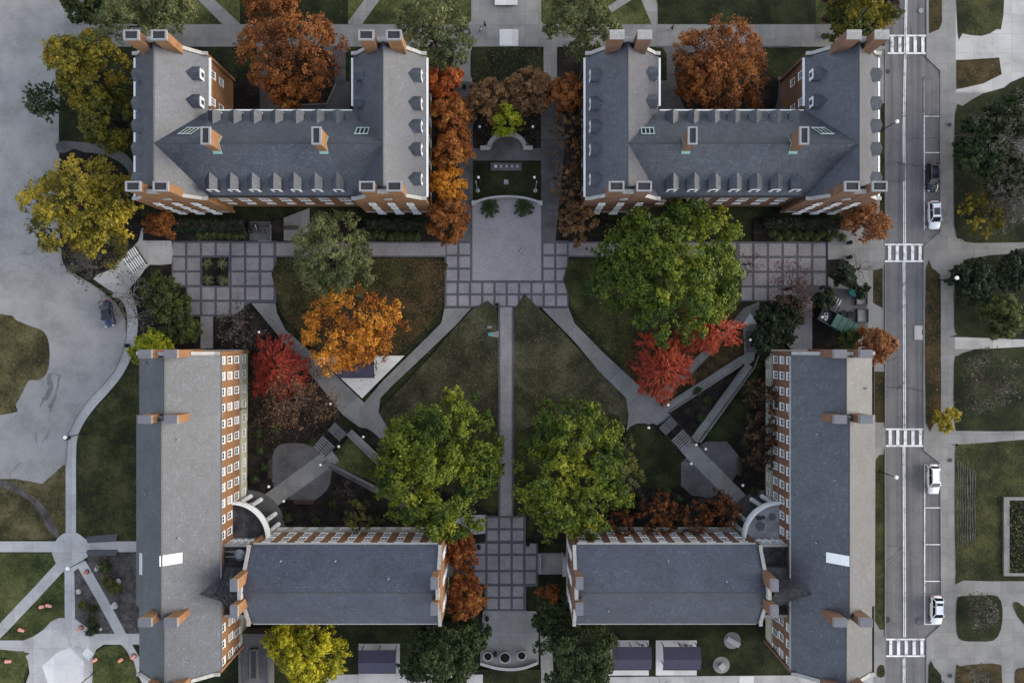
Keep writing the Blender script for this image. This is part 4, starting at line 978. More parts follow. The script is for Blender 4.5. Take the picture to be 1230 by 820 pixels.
# courts and northern rows
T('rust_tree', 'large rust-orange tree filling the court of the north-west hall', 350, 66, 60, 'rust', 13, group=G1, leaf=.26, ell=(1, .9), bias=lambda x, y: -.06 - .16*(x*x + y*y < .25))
T('rust_tree', 'smaller bright rust tree at the south end of the north-west court', 346, 108, 25, 'redorange', 10, group=G1, leaf=.24)
T('rust_tree', 'rust tree cut by the top edge of the picture above the north-west court', 325, -2, 34, 'rust', 10, group=G1, leaf=.26)
T('willow_tree', 'olive willow beside the walk at the north-east corner of the north-west hall', 519, 36, 46, 'willow', 13, group=G1, leaf=.24, dens=.9)
T('willow_tree', 'olive willow beside the walk at the north-west corner of the street-side hall', 699, 26, 44, 'willow', 13, group=G1, leaf=.24, dens=.9)
T('brown_tree', 'large brown-rust tree filling the court of the hall beside the street', 868, 82, 60, 'rust', 13, group=G1, leaf=.24, ell=(1.02, .95), bias=lambda x, y: -.1 + .14*np.sin(x*5))
T('rust_tree', 'redder tree in the west half of the street-side hall court', 843, 95, 30, 'rust', 14, group=G1, leaf=.24)
T('olive_tree', 'yellow-olive tree by the first crosswalk at the top of the street', 1035, 23, 36, 'maple_turning', 11, group=G1, leaf=.25, bias=lambda x, y: -.08 + .08*x)
T('purple_tree', 'dark purple tree left of the olive tree at the top of the street', 1003, 6, 17, 'purple', 8, group=G1)
T('purple_tree', 'dark purple tree cut by the top edge over the street kerb', 1068, 2, 12, 'purple', 7, group=G1)
for x, y, r, m, h, lab in ((534, 100, 21, 'flame', 10, 'bright red-orange tree, first of the row along the east wall of the north-west hall'), (543, 138, 23, 'redorange', 10, 'orange tree, second of the row along the east wall of the north-west hall'),
                        (544, 180, 24, 'redorange', 10, 'orange tree, third of the row beside the memorial court walk'), (537, 222, 22, 'orange', 9, 'pale orange tree, fourth of the row by the north-west hall'), (538, 262, 27, 'rust', 9, 'rust tree at the south end of the orange row by the north-west hall')):
    T('orange_tree', lab, x, y, r, m, h, group='orange trees beside the memorial court', leaf=.25)
T('brown_tree', 'brown-orange tree behind the curved memorial bench, left', 586, 121, 26, 'brown', 9, group=G1, leaf=.24, bias=lambda x, y: .2 + 0*x)
T('brown_tree', 'brown-orange tree behind the curved memorial bench, right', 635, 110, 29, 'brown', 9, group=G1, leaf=.24, bias=lambda x, y: .14 + .2*y)
T('golden_tree', 'small golden brown tree by the west wall of the street-side hall', 680, 112, 23, 'rust', 9, group=G1, leaf=.24, bias=lambda x, y: .1 + 0*x)
T('lime_tree', 'small lime-yellow tree directly behind the curved bench', 609, 145, 18, 'lime', 8.5, group=G1, leaf=.24)
for y, lab in ((150, 'dark half-bare tree by the west wall of the street-side hall, northernmost'), (185, 'dark half-bare tree by the west wall of the street-side hall, second from north'), (222, 'dark half-bare tree by the west wall of the street-side hall, third from north')):
    T('half_bare_tree', lab, 684, y, 23, 'brown', 9, group='half-bare trees beside the memorial court', bare=.7, bias=lambda x, y: -.12 + 0*x, leaf=.24, barkm='bark_r')
T('brown_tree', 'golden brown tree at the south-west corner of the street-side hall', 693, 264, 25, 'brown', 8, group=G1, leaf=.24, bias=lambda x, y: .12 + .1*x, bare=.2)
# quadrangle
T('willow_tree', 'round grey-green willow over the paved walk south of the north-west hall', 400, 312, 53, 'willow', 12, group=G1, leaf=.24, bias=lambda x, y: .02 + .08*y, squash=1.1)
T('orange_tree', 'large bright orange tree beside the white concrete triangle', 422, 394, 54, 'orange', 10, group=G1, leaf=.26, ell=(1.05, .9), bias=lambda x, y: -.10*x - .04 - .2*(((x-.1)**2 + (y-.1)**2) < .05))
T('red_tree', 'dark red maple beside the long western hall', 332, 441, 34, 'red', 6.5, 'fan', G1, leaf=.36)
T('bare_tree', 'reddish-brown half-bare tree south of the dark red maple', 360, 482, 46, 'brown', 9, 'bare', G1, dens=4, leaf=.2, barkm='bark_r')
T('bare_tree', 'bare grey-brown tree at the corner of the western paved squares', 286, 386, 30, 'grey', 7, 'bare', G1, dens=1.5, leaf=.2, barkm='bark_r')
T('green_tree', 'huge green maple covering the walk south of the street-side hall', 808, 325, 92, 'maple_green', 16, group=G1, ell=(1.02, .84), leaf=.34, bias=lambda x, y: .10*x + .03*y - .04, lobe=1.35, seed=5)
T('red_tree', 'scarlet maple beside the top of the ramp', 851, 398, 31, 'scarlet', 6, 'fan', G1, leaf=.38, ell=(1.1, .9), rot=R(35))
T('red_tree', 'scarlet maple where the lawn paths meet, south-west of the other scarlet one', 796, 442, 35, 'scarlet', 6.5, 'fan', G1, leaf=.38)
T('bare_tree', 'small bare red-twigged tree at the edge of the eastern paved squares', 905, 315, 17, 'purple', 7, 'bare', G1, dens=.8, leaf=.2, barkm='bark_r')
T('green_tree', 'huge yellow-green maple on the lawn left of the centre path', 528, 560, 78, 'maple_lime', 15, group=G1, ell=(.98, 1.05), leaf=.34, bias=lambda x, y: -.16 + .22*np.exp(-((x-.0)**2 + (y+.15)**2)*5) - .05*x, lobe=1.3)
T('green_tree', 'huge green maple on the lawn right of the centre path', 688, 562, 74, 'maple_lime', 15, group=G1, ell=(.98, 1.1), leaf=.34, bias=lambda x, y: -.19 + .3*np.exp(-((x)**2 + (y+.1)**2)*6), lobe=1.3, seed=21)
T('half_bare_tree', 'thinning grey-green tree at the right side of the huge maple on the lawn', 742, 565, 34, 'olive', 11, group=G1, bare=.45, leaf=.24, barkm='bark_g')
T('bare_tree', 'half-bare purple-brown tree over the eastern paved squares', 957, 345, 36, 'purple', 8, 'bare', G1, dens=2.5, leaf=.2, barkm='bark_r')
T('rust_tree', 'round rust tree at the street corner of the northern hall, by the second crosswalk', 1042, 266, 27, 'rustpale', 7, group=G1, leaf=.22, ell=(1.05, .8))
T('rust_tree', 'pale rust tree at the north end of the street-side long hall', 1050, 415, 24, 'rustpale', 8, group=G1, leaf=.22, ell=(.85, 1.1))
T('bare_tree', 'small leaning bare tree in the service yard by the street', 1035, 322, 20, None, 5, 'bare', G1, dens=0, barkm='bark_r')
for x, y, r, lab in ((745, 632, 20, 'dull rust half-bare tree in front of the south-east short hall, leftmost'), (790, 620, 26, 'dull rust half-bare tree in front of the south-east short hall, second from left'), (835, 624, 24, 'dull rust half-bare tree in front of the south-east short hall, third from left'), (872, 612, 22, 'dull rust half-bare tree beside the pale porch')):
    T('half_bare_tree', lab, x, y, r, 'rust', 7, group='half-bare trees in the sunken court', bare=.5, leaf=.22, barkm='bark_r', bias=lambda x, y: -.26 + 0*x)
for x, y, r, lab in ((915, 478, 22, 'dark olive tree against the west wall of the street-side long hall'), (915, 520, 22, 'dark brown tree against the west wall of the street-side long hall'), (912, 553, 16, 'small dark brown tree north of the pale porch')):
    T('dark_tree', lab, x, y, r, 'brown', 7, group='half-bare trees in the sunken court', leaf=.22, bias=lambda x, y: -.3 + .1*y, bare=.5)
T('olive_tree', 'small olive tree against the north wall of the south-west short hall', 430, 622, 18, 'olive', 7, group=G1, leaf=.22, bare=.3, bias=lambda x, y: -.1+0*x)
T('bare_tree', 'small pale bare tree in the dark mulch of the south-west court', 415, 590, 15, 'grey', 4, 'bare', G1, dens=.6, leaf=.18, barkm='bark_r')
# south edge
T('yellow_tree', 'bright yellow-green tree south of the south-west short hall', 368, 784, 47, 'yellow', 11, group=G1, leaf=.32, bias=lambda x, y: -.06 + .05*y, ell=(1, .9))
T('green_tree', 'dark green tree left of the southern entrance plaza', 530, 788, 47, 'dark', 11, group=G1, leaf=.32, ell=(1.02, .9))
T('green_tree', 'dark green tree beside the round planters at the entrance plaza', 568, 762, 20, 'dark', 8, group=G1, leaf=.3)
T('green_tree', 'dark green tree right of the southern entrance plaza', 693, 786, 49, 'dark', 11, group=G1, leaf=.32, bias=lambda x, y: .04*x)
T('green_tree', 'small dark green tree at the west gable of the south-east short hall', 663, 740, 22, 'dark', 7, group=G1, leaf=.3)
T('rust_tree', 'rust-orange tree at the east gable of the south-west short hall, northern one', 552, 662, 22, 'redorange', 8, group=G1, leaf=.24, bias=lambda x, y: -.15 + 0*x)
T('rust_tree', 'rust-orange tree at the east gable of the south-west short hall, southern one', 560, 716, 27, 'redorange', 9, group=G1, leaf=.24, ell=(.85, 1.05), bias=lambda x, y: -.08 + .1*x)
T('orange_tree', 'small brown-orange tree at the west gable of the south-east short hall', 660, 716, 13, 'rust', 5, group=G1, leaf=.22)
# east of the street
T('bare_tree', 'large thinning grey-green tree at the right edge, in the upper lawn east of the street', 1216, 160, 52, 'grey', 11, 'clump', G1, dens=.7, bare=.3, leaf=.2, barkm='bark_g')
T('dark_tree', 'dark green evergreen in the upper lawn east of the street', 1182, 182, 36, 'dark', 8, group=G1, leaf=.3)
T('dark_tree', 'dark green tree nearest the right edge, above the dark evergreen of the upper lawn', 1212, 140, 30, 'dark', 9, group=G1, leaf=.3)
T('dark_tree', 'low dark tree between the dark evergreen and the brown-gold bush, at the right edge', 1212, 212, 28, 'dark', 7, group=G1, leaf=.3)
T('golden_tree', 'brown-gold bush in the upper lawn opposite the white car', 1180, 258, 27, 'golden', 5, group=G1, leaf=.22, bare=.35, bias=lambda x, y: -.18 + 0*x)
T('bare_tree', 'thinning grey tree at the right edge north of the crossing path', 1222, 236, 42, 'grey', 9, 'clump', G1, dens=.7, bare=.3, leaf=.2, barkm='bark_g')
T('dark_tree', 'dark evergreen left of the round green one, east of the street', 1170, 338, 26, 'spruce', 5, group=G1, leaf=.3)
T('dark_tree', 'dark evergreen at the right edge above the round green one', 1222, 326, 24, 'spruce', 5, group=G1, leaf=.3)
T('round_tree', 'neat round green tree east of the street', 1201, 381, 25, 'shrub', 6.5, group=G1, leaf=.22, dens=1.6, rough=.1, lobe=.75, squash=1.2, bias=lambda x, y: .16 + 0*x)
T('bare_tree', 'bare grey tree over the lawn between the second and third crosswalks, east of the street', 1192, 457, 36, 'grey', 8, 'bare', G1, dens=3, leaf=.2, barkm='bark_r')
T('bare_tree', 'low bare tree on the lawn island opposite the black-roofed white car', 1178, 738, 21, 'grey', 5, 'bare', G1, dens=4, leaf=.2, barkm='bark_r')
T('bare_tree', 'low bare bush on the lawn island at the bottom right', 1175, 812, 18, 'grey', 4, 'bare', G1, dens=1.0, leaf=.2, barkm='bark_g')
T('yellow_shrub', 'small yellow shrub on the verge corner by the third crosswalk', 1136, 502, 14, 'golden', 2.6, cat='shrub', leaf=.2, trunk=False, bias=lambda x, y: .15+0*x)
# shrubs and hedges
SG = 'shrubs in the planting beds'
for x, y, r, m, h, lab in ((190, 352, 24, 'shrub', 4, 'big dark green shrub west of the paved squares'), (205, 375, 24, 'shrub', 4.5, 'big dark green shrub next to the square paving corner'), (222, 396, 17, 'shrub', 3.5, 'green shrub at the north wall of the long western hall'), (182, 420, 24, 'lime', 4.5, 'yellow-green shrub at the north-west corner of the long western hall'),
                           (1012, 330, 14, 'spruce', 4, 'dark spruce shrub beside the service yard'), (1033, 349, 9, 'spruce', 3, 'dark evergreen leaning over the teal cart'), (990, 358, 13, 'spruce', 4, 'dark evergreen at the west side of the service yard'), (1022, 405, 13, 'shrub', 3.5, 'green shrub at the end of the green container'),
                           (925, 385, 18, 'spruce', 3.5, 'dark evergreen shrub beside the ramp stairs'), (945, 375, 20, 'spruce', 3.5, 'dark evergreen shrub under the half-bare purple tree'), (918, 410, 17, 'spruce', 3.5, 'dark evergreen shrub at the foot of the ramp stairs'), (938, 398, 16, 'spruce', 3, 'dark evergreen shrub by the basement door of the street-side long hall'),
                           (198, 272, 15, 'rust', 4, 'rust-orange shrub at the south-west corner of the north-west hall'), (182, 268, 11, 'rust', 3, 'small rust shrub beside the western entrance walk'), (250, 470+20, 1, 'shrub', 1, '')):
    if lab: T('shrub', lab, x, y, r, m, h, cat='shrub', group=SG, leaf=.24, trunk=False, dens=1.1)
def hedge(label, x0, x1, py, wpx, h, mat):
    a, b = P(x0, py), P(x1, py); L = b[0] - a[0]; wd = K(wpx) / 2; z0 = gz((x0 + x1) / 2, py)
    root = thing('hedge', label, 'hedge', ((a[0] + b[0]) / 2, a[1], z0), 0, 'clipped hedges along the hall fronts')
    m = MB(); m.box(-L/2 + .3, L/2 - .3, -wd + .3, wd - .3, 0, h - .25); local(m.build('stems', M['bark'], root))
    n = int(L * wd * 2 * 55); c = rng.uniform(-1, 1, (n, 3)) * np.array([L/2, wd, 0]); c[:, 2] = h * (1 - .25 * rng.uniform(0, 1, n) ** 2) + .15*np.sin(c[:, 0]*2.1)
    side = rng.uniform(0, 1, n) < .3; c[side, 2] = rng.uniform(.1, h, side.sum()); c[side, 1] = np.sign(c[side, 1]) * wd * rng.uniform(.8, 1.05, side.sum())
    local(leaves('foliage', c, rng.normal(0, .5, (n, 3)) + np.array([0, 0, .7]), .2 * rng.uniform(.6, 1.2, n), .6, .4 + rng.normal(0, .2, n), mat, root))
hedge('long dark hedge along the west end of the north-west hall front', 212, 296, 272, 15, 1.2, 'spruce')
hedge('dark hedge along the east wing front of the north-west hall', 440, 515, 271, 13, 1.2, 'spruce')
hedge('dark hedge along the west wing front of the street-side northern hall', 705, 775, 276, 13, 1.2, 'spruce')
hedge('dark hedge along the east wing front of the street-side northern hall', 915, 1010, 270, 13, 1.2, 'spruce')
def tufts(lab, pts, mat, grp, cat='plant', name='leafy_plant', r=.75, h=.9, broad=.24):
    proto = None
    for i, (x, y) in enumerate(pts):
        X, Y, _ = P(x, y, .3); z = gz(x, y)
        if proto is None:
            proto = thing(name, lab, cat, (X, Y, z), 0, grp)
            n = 90; a = rng.uniform(0, 6.28, n); q = rng.uniform(.1, 1, n)
            c = np.stack([np.cos(a)*q*r, np.sin(a)*q*r, h*(1 - .6*q**2)], 1)
            al = np.stack([np.cos(a), np.sin(a), .4 - q], 1)
            local(leaves('foliage', c, np.stack([np.cos(a)*.5, np.sin(a)*.5, np.ones(n)], 1) + rng.normal(0, .3, (n, 3)), .36*rng.uniform(.7, 1.2, n), broad, .5 + rng.normal(0, .2, n), mat, proto, along=al))
            s = MB(); s.tube((0, 0, -.05), (0, 0, h*.7), .07, .04, 6); local(s.build('stem', M['bark'], proto))
        else: dup(proto, (X, Y, z), random.uniform(0, 6.28))
tufts('pale green rosette plant in the front-row border of the north-west hall', [(240 + i * 8.5 + random.uniform(-2, 2), 283 + random.uniform(-2, 2)) for i in range(7)] + [(444 + i * 8 + random.uniform(-2, 2), 283 + random.uniform(-2, 2)) for i in range(8)], 'shrub', 'border plants of the north-west hall')
tufts('pale green rosette plant in the front border of the street-side northern hall', [(928 + i * 7.5 + random.uniform(-1.5, 1.5), 281 + (i % 2) * 4 + random.uniform(-1, 1)) for i in range(12)], 'shrub', 'border plants of the street-side northern hall')
for x, y, lab in ((249, 317, 'pale spiky grass clump in the north-west quarter of the square planting bed'), (267.5, 316.5, 'pale spiky grass clump in the north-east quarter of the square planting bed'), (250.5, 336, 'pale spiky grass clump in the south-west quarter of the square planting bed'), (268, 336.5, 'pale spiky grass clump in the south-east quarter of the square planting bed')):
    tufts(lab, [(x, y)], 'yucca', 'spiky clumps in the square bed', name='spiky_grass', r=.95, h=1.1, broad=.14)
def frond_plant(label, x, y):
    X, Y, _ = P(x, y, 1); root = thing('palm_plant', label, 'plant', (X, Y, gz(x, y)), 0, 'potted palms on the plaza')
    m = MB(); m.lathe((0, 0, 0), [(.5, 0), (.65, .6), (.58, .62), (.5, .55), (0, .55)], 14); local(m.build('pot', M['pit'], root))
    C = []; A = []; Nn = []
    for k in range(15):
        a = 6.28 * k / 15 + random.uniform(-.15, .15); Lf = random.uniform(1.2, 1.8)
        for j in range(16):
            t = (j + 1) / 16
            for s in (-1, 1):
                C.append((math.cos(a)*Lf*t - s*math.sin(a)*.1, math.sin(a)*Lf*t + s*math.cos(a)*.1, .7 + 1.1*t - 1.2*t*t)); A.append((math.cos(a + s*.7), math.sin(a + s*.7), -.3)); Nn.append((math.cos(a)*.3, math.sin(a)*.3, 1))
    C, A, Nn = map(np.array, (C, A, Nn)); local(leaves('fronds', C, Nn + rng.normal(0, .15, Nn.shape), np.full(len(C), .24), .3, .4 + rng.normal(0, .15, len(C)), 'dark', root, along=A))
frond_plant('dark potted palm below the low curved wall, left', 589, 249); frond_plant('dark potted palm below the low curved wall, right', 629, 249)
for x, y, r, m, h, lab in ((130, 697, 9, 'olive', 1.2, 'flowering yellow-brown shrub between two boulders in the grey bed'), (137, 706, 8, 'olive', 1.0, 'yellow-brown shrub below the flowering one in the grey bed'), (127, 678, 7, 'shrub', .9, 'low green shrub at the north end of the grey bed'), (109, 731, 4.2, 'shrub', .8, 'small round green shrub in the narrow grey bed, northern'), (109, 746, 4.5, 'shrub', .8, 'small round green shrub in the narrow grey bed, middle'), (111, 756, 4.2, 'dark', .8, 'small round dark shrub in the narrow grey bed, southern'), (98, 726, 3.4, 'olive', .6, 'tiny olive shrub near the narrow bed boulder')):
    T('shrub', lab, x, y, r, m, h, cat='shrub', group=SG, leaf=.14, trunk=False, dens=1.2)
tufts('low dark green plant in the mulch of the sunken south-west court', [(312, 540), (306, 575), (318, 560), (345, 622), (380, 625), (400, 605), (440, 605), (470, 612), (455, 625), (520, 634), (310, 520), (330, 515), (375, 530)], 'dark', 'low plants in the south-west court')
tufts('low dark green plant in the mulch of the sunken south-east court', [(768, 595), (800, 590), (815, 600), (905, 590), (895, 530), (900, 500), (905, 455), (910, 440), (760, 605), (852, 520), (838, 470), (850, 480), (842, 500)], 'dark', 'low plants in the south-east court')
# fallen leaves lying on lawns and under crowns
def inside(pts, n):
    xs = [p[0] for p in pts]; ys = [p[1] for p in pts]; out = []
    while len(out) < n:
        x, y = random.uniform(min(xs), max(xs)), random.uniform(min(ys), max(ys))
        if inpoly(x, y, pts): out.append((x, y))
    return out
spots = inside(LL, 2600) + inside([(770, 400), (895, 370), (885, 392), (790, 482), (745, 430)], 1100) + inside(rect(568, 56, 650, 175), 700) + inside(rect(1111, 324, 1129, 506), 130) + inside([(300, 400), (412, 492), (380, 540), (300, 540)], 900) + inside(rect(640, 380, 760, 520), 500) + inside(rect(470, 380, 598, 500), 400)
spots += [(1128 + random.gauss(0, .8), random.uniform(170, 282)) for _ in range(150)] + [(533 + random.gauss(0, 3), random.uniform(230, 292)) for _ in range(60)]
c = np.array([(*P(x, y)[:2], gz(x, y) + .03) for x, y in spots]); n = len(c)
n0 = len(c)
def drift(px, py, r, k): return [(px + random.gauss(0, r*.55), py + random.gauss(0, r*.55)) for _ in range(k)]
more = []
for a in ((422, 400, 60, 700), (350, 70, 60, 300), (868, 82, 60, 300), (98, 255, 75, 700), (540, 180, 30, 250), (600, 130, 40, 400), (690, 220, 30, 300), (332, 441, 40, 300), (360, 482, 50, 500), (1042, 266, 28, 120), (368, 784, 50, 200), (850, 400, 40, 300), (1180, 250, 40, 250), (100, 90, 50, 200), (556, 700, 30, 200)): more += drift(*a)
c = np.concatenate([c, np.array([(*P(x, y)[:2], gz(x, y) + .03) for x, y in more if not (100 > y > 60 and 165 < x < 250)])]); n = len(c)
o = leaves('fallen_leaves', c, rng.normal(0, .25, (n, 3)) + np.array([0, 0, 1]), .12 * rng.uniform(.6, 1.3, n), .7, .42 + rng.normal(0, .3, n), 'brown', None); o['kind'] = 'stuff'
# ------------------------------------------------------------ vehicles
def make_car(label, px, py, heading, paint, roofmat, suv=True, glassroof=None, L=4.6, w=.93):
    """built nose towards local -y (heading turns it)"""
    X, Y, _ = P(px, py, .8); root = thing('parked_car', label, 'car', (X, Y, gz(px, py)), heading, 'cars parked in view')
    H2 = L / 2; top = 1.66 if suv else 1.45
    st = [(-H2, .62, .42, .62), (-H2 + .12, .80, .30, .78), (-H2 + .55, .90, .24, .92), (-H2 + 1.25, w, .24, 1.02), (-.3, w, .22, 1.04), (.9, w, .22, 1.06), (H2 - .5, w - .02, .26, 1.05), (H2 - .12, .84, .34, .98), (H2, .74, .42, .80)]
    m = MB(); b = []
    for y, hw, zl, zh in st:
        sec = [(-hw*.92, y, zl), (-hw, y, zl + .18), (-hw, y, zh - .16), (-hw*.88, y, zh), (0, y, zh + .05), (hw*.88, y, zh), (hw, y, zh - .16), (hw, y, zl + .18), (hw*.92, y, zl)]
        b.append(len(m.v)); m.v += sec
    for i in range(len(st) - 1):
        for j in range(9):
            k = (j + 1) % 9; m.f.append((b[i] + j, b[i] + k, b[i+1] + k, b[i+1] + j)); m.m.append(0)
    m.f.append(tuple(b[0] + j for j in range(8, -1, -1))); m.f.append(tuple(b[-1] + j for j in range(9))); m.m += [0, 0]
    body = local(m.build('body', M[paint], root, True))
    g = MB(); y0, y1 = -H2 + 1.15, H2 - (.25 if suv else .75); r0, r1 = y0 + .75, y1 - (.35 if suv else .7); bw, rw = .84, .68
    lo = [(-bw, y0, 1.03), (bw, y0, 1.03), (bw, y1, 1.04), (-bw, y1, 1.04)]; hi = [(-rw, r0, top - .06), (rw, r0, top - .06), (rw, r1, top - .08), (-rw, r1, top - .08)]
    g.v += lo + hi
    for i in range(4): g.f.append((i, (i + 1) % 4, 4 + (i + 1) % 4, 4 + i)); g.m.append(0)
    g.f.append((4, 5, 6, 7)); g.m.append(0)
    local(g.build('windows', M['carglass'], root))
    rp = MB(); rp.v += [(-rw - .02, r0 + .02, top - .05), (rw + .02, r0 + .02, top - .05), (rw + .02, r1 + .05, top - .07), (-rw - .02, r1 + .05, top - .07), (-rw + .1, r0 + .1, top), (rw - .1, r0 + .1, top), (rw - .1, r1 - .05, top - .01), (-rw + .1, r1 - .05, top - .01)]
    for i in range(4): rp.f.append((i, (i + 1) % 4, 4 + (i + 1) % 4, 4 + i)); rp.m.append(0)
    rp.f.append((4, 5, 6, 7)); rp.m.append(0)
    for a, c in ((lo[0], hi[0]), (lo[1], hi[1]), (lo[2], hi[2]), (lo[3], hi[3])): rp.tube(a, c, .05, n=4)
    mid = (r0 + r1) / 2 + .1
    for s in (-1, 1): rp.tube((s*bw, mid, 1.03), (s*rw, mid, top - .07), .05, n=4)
    roof = local(rp.build('roof', M[roofmat], root))
    if glassroof:
        q = MB(); q.box(-rw + .18, rw - .18, r0 + glassroof[0], r0 + glassroof[1], top, top + .012); q = q.build('sunroof', M['carglass'], root); local(q)
    if suv:
        for s in (-1, 1):
            q = MB(); q.box(s*(rw - .05) - .025, s*(rw - .05) + .025, r0 + .2, r1 - .2, top + .0, top + .06); local(q.build('roof_rail', M['metal_g'], root))
    for s in (-1, 1):
        for yy in (-H2 + .88, H2 - .9):
            q = MB(); q.tube((s*(w - .2), yy, .35), (s*(w + .015), yy, .35), .35, n=18); wh = local(q.build('wheel', M['tyre'], root))
            q = MB(); q.tube((s*(w + .016), yy, .35), (s*(w + .03), yy, .35), .22, n=12); local(q.build('rim', M['rim'], wh))
        q = MB(); q.obox((s*.62, -H2 + .16), .36, .26, .64, .80, s*.35); local(q.build('headlight', M['clearlamp'], root))
        q = MB(); q.obox((s*.76, H2 - .1), .2, .22, .75, 1.0, -s*.2); local(q.build('taillight', M['redlamp'], root))
        q = MB(); q.obox((s*(w + .1), y0 + .35), .2, .14, 1.0, 1.16, 0); local(q.build('mirror', M[paint], root))
    q = MB(); q.box(-.5, .5, -H2 - .012, -H2 + .1, .44, .6); local(q.build('grille', M['metal_d'], root))
    return root
make_car('black sport utility vehicle parked at the kerb, in front of the white car', 1119.3, 213, 0, 'car_black', 'car_black', L=4.8)
make_car('white car with a black sunroof parked behind the black one, above the second crosswalk', 1121.5, 258.5, R(2), 'car_white', 'car_white', glassroof=(.35, 1.5), L=4.7)
make_car('white car with black windows parked below the third crosswalk', 1120.5, 575, R(1), 'car_white', 'car_white', L=4.9)
make_car('white car with a black roof panel parked above the lowest crosswalk', 1124.5, 732, R(-1), 'car_white', 'car_white', glassroof=(1.45, 1.9), L=4.7)
make_car('dark blue car standing alone in the car park under bare branches', 127.5, 376.5, R(12), 'car_blue', 'car_black', suv=False, L=4.4)
# service yard: green refuse container with its dark loader, bins and posts
X, Y, _ = P(1006, 388, 1.4); r = thing('refuse_container', 'long green steel refuse container with an open black loading end in the service yard', 'skip', (X, Y, gz(1006, 388)), R(-29))
m = MB(); m.box(-1.2, 3.3, -1.15, 1.15, .35, 2.3)
for x in (-1.2, -.1, 1.0, 2.1, 3.2): m.box(x, x + .12, -1.25, 1.25, .3, 2.36)
local(m.build('container', M['dumpster'], r))
m = MB(); m.box(-3.4, -1.25, -1.2, 1.2, .3, 1.2)
for a in ((-3.4, -1.25, -1.25, -1.1), (-3.4, -1.25, 1.1, 1.25), (-3.5, -3.35, -1.25, 1.25)): m.box(*a, 1.2, 2.2)
local(m.build('loading_hopper', M['metal_d'], r))
m = MB(); 
for i in range(6): m.obox((-2.4 + random.uniform(-.5, .5), random.uniform(-.6, .5)), .5, .35, 1.2, 1.45, random.uniform(0, 3))
local(m.build('waste_bags', M['white'], r))
for yy in (-.9, .9): m = MB(); m.box(-3.4, 3.3, yy - .08, yy + .08, .1, .35); local(m.build('skid', M['metal_d'], r))
X, Y, _ = P(1025, 352, .6); r = thing('utility_cart', 'small teal cart under the dark evergreen in the service yard', 'cart', (X, Y, gz(1025, 352)), R(-30))
m = MB(); m.box(-.9, .7, -.5, .5, .3, .9); m.box(-.9, -.8, -.5, .5, .9, 1.3); local(m.build('tub', M['teal'], r))
for x in (-.6, .45):
    for y in (-.45, .45): m = MB(); m.tube((x, y - .05, .18), (x, y + .05, .18), .18, n=12); local(m.build('wheel', M['tyre'], r))
m = MB(); m.tube((.7, -.4, .9), (1.1, -.4, 1.1), .03); m.tube((.7, .4, .9), (1.1, .4, 1.1), .03); m.tube((1.1, -.4, 1.1), (1.1, .4, 1.1), .03); local(m.build('handle', M['metal_g'], r))
for px, py, a, lab in ((1019, 378, R(-25), 'black wheeled bin nearest the green container'), (1011, 377, R(15), 'second black wheeled bin beside the green container')):
    X, Y, _ = P(px, py, .5); r = thing('wheeled_bin', lab, 'bin', (X, Y, gz(px, py)), a, 'wheeled bins in the service yard')
    m = MB(); m.prism([(-.4, -.35, .1), (.4, -.35, .1), (.4, .35, .1), (-.4, .35, .1)], (0, 0, .95)); local(m.build('tub', M['metal_d'], r))
    m = MB(); m.box(-.47, .47, -.42, .45, 1.05, 1.15); m.box(-.4, .4, .45, .55, 1.0, 1.08); local(m.build('lid', M['cloth_k'], r))
for px, py, lab in ((1035, 358, 'open metal gate frame at the north side of the service yard entry'), (1036, 379, 'open metal gate frame at the south side of the service yard entry')):
    X, Y, _ = P(px, py, .5); r = thing('grate_frame', lab, 'grating', (X, Y, gz(px, py)), 0, 'grating frames at the yard entry')
    m = MB()
    for a in ((-.95, .95, 1.0, 1.15), (-.95, .95, -1.15, -1.0), (-.95, -.8, -1, 1), (.8, .95, -1, 1)): m.box(*a, .0, .45)
    local(m.build('frame', M['metal_d'], r)); m = MB(); m.box(-.8, .8, -1, 1, .05, .12); m.box(-.8, .8, -.05, .05, .12, .2); local(m.build('cover', M['conc'], r))
X, Y, _ = P(1002, 366, .3); r = thing('timber_stack', 'pale timber beams lying across each other in the service yard', 'timber', (X, Y, gz(1002, 366)), R(60))
for i in range(4): m = MB(); m.obox((.1 * i, -.6 + .45 * i), 2.6 - .3 * i, .2, .06 + .03*i, .22 + .03*i, .06 * i); local(m.build('beam', M['rock'], r))
X, Y, _ = P(1000, 372, .5); r = thing('loading_ramp', 'black slatted ramp leaning beside the green container', 'ramp', (X, Y, gz(1000, 372)), R(62))
for i in range(4): m = MB(); m.obox((0, -.75 + .5*i), 2.2, .3, .1, .35, 0); local(m.build('slat', M['metal_d'], r))

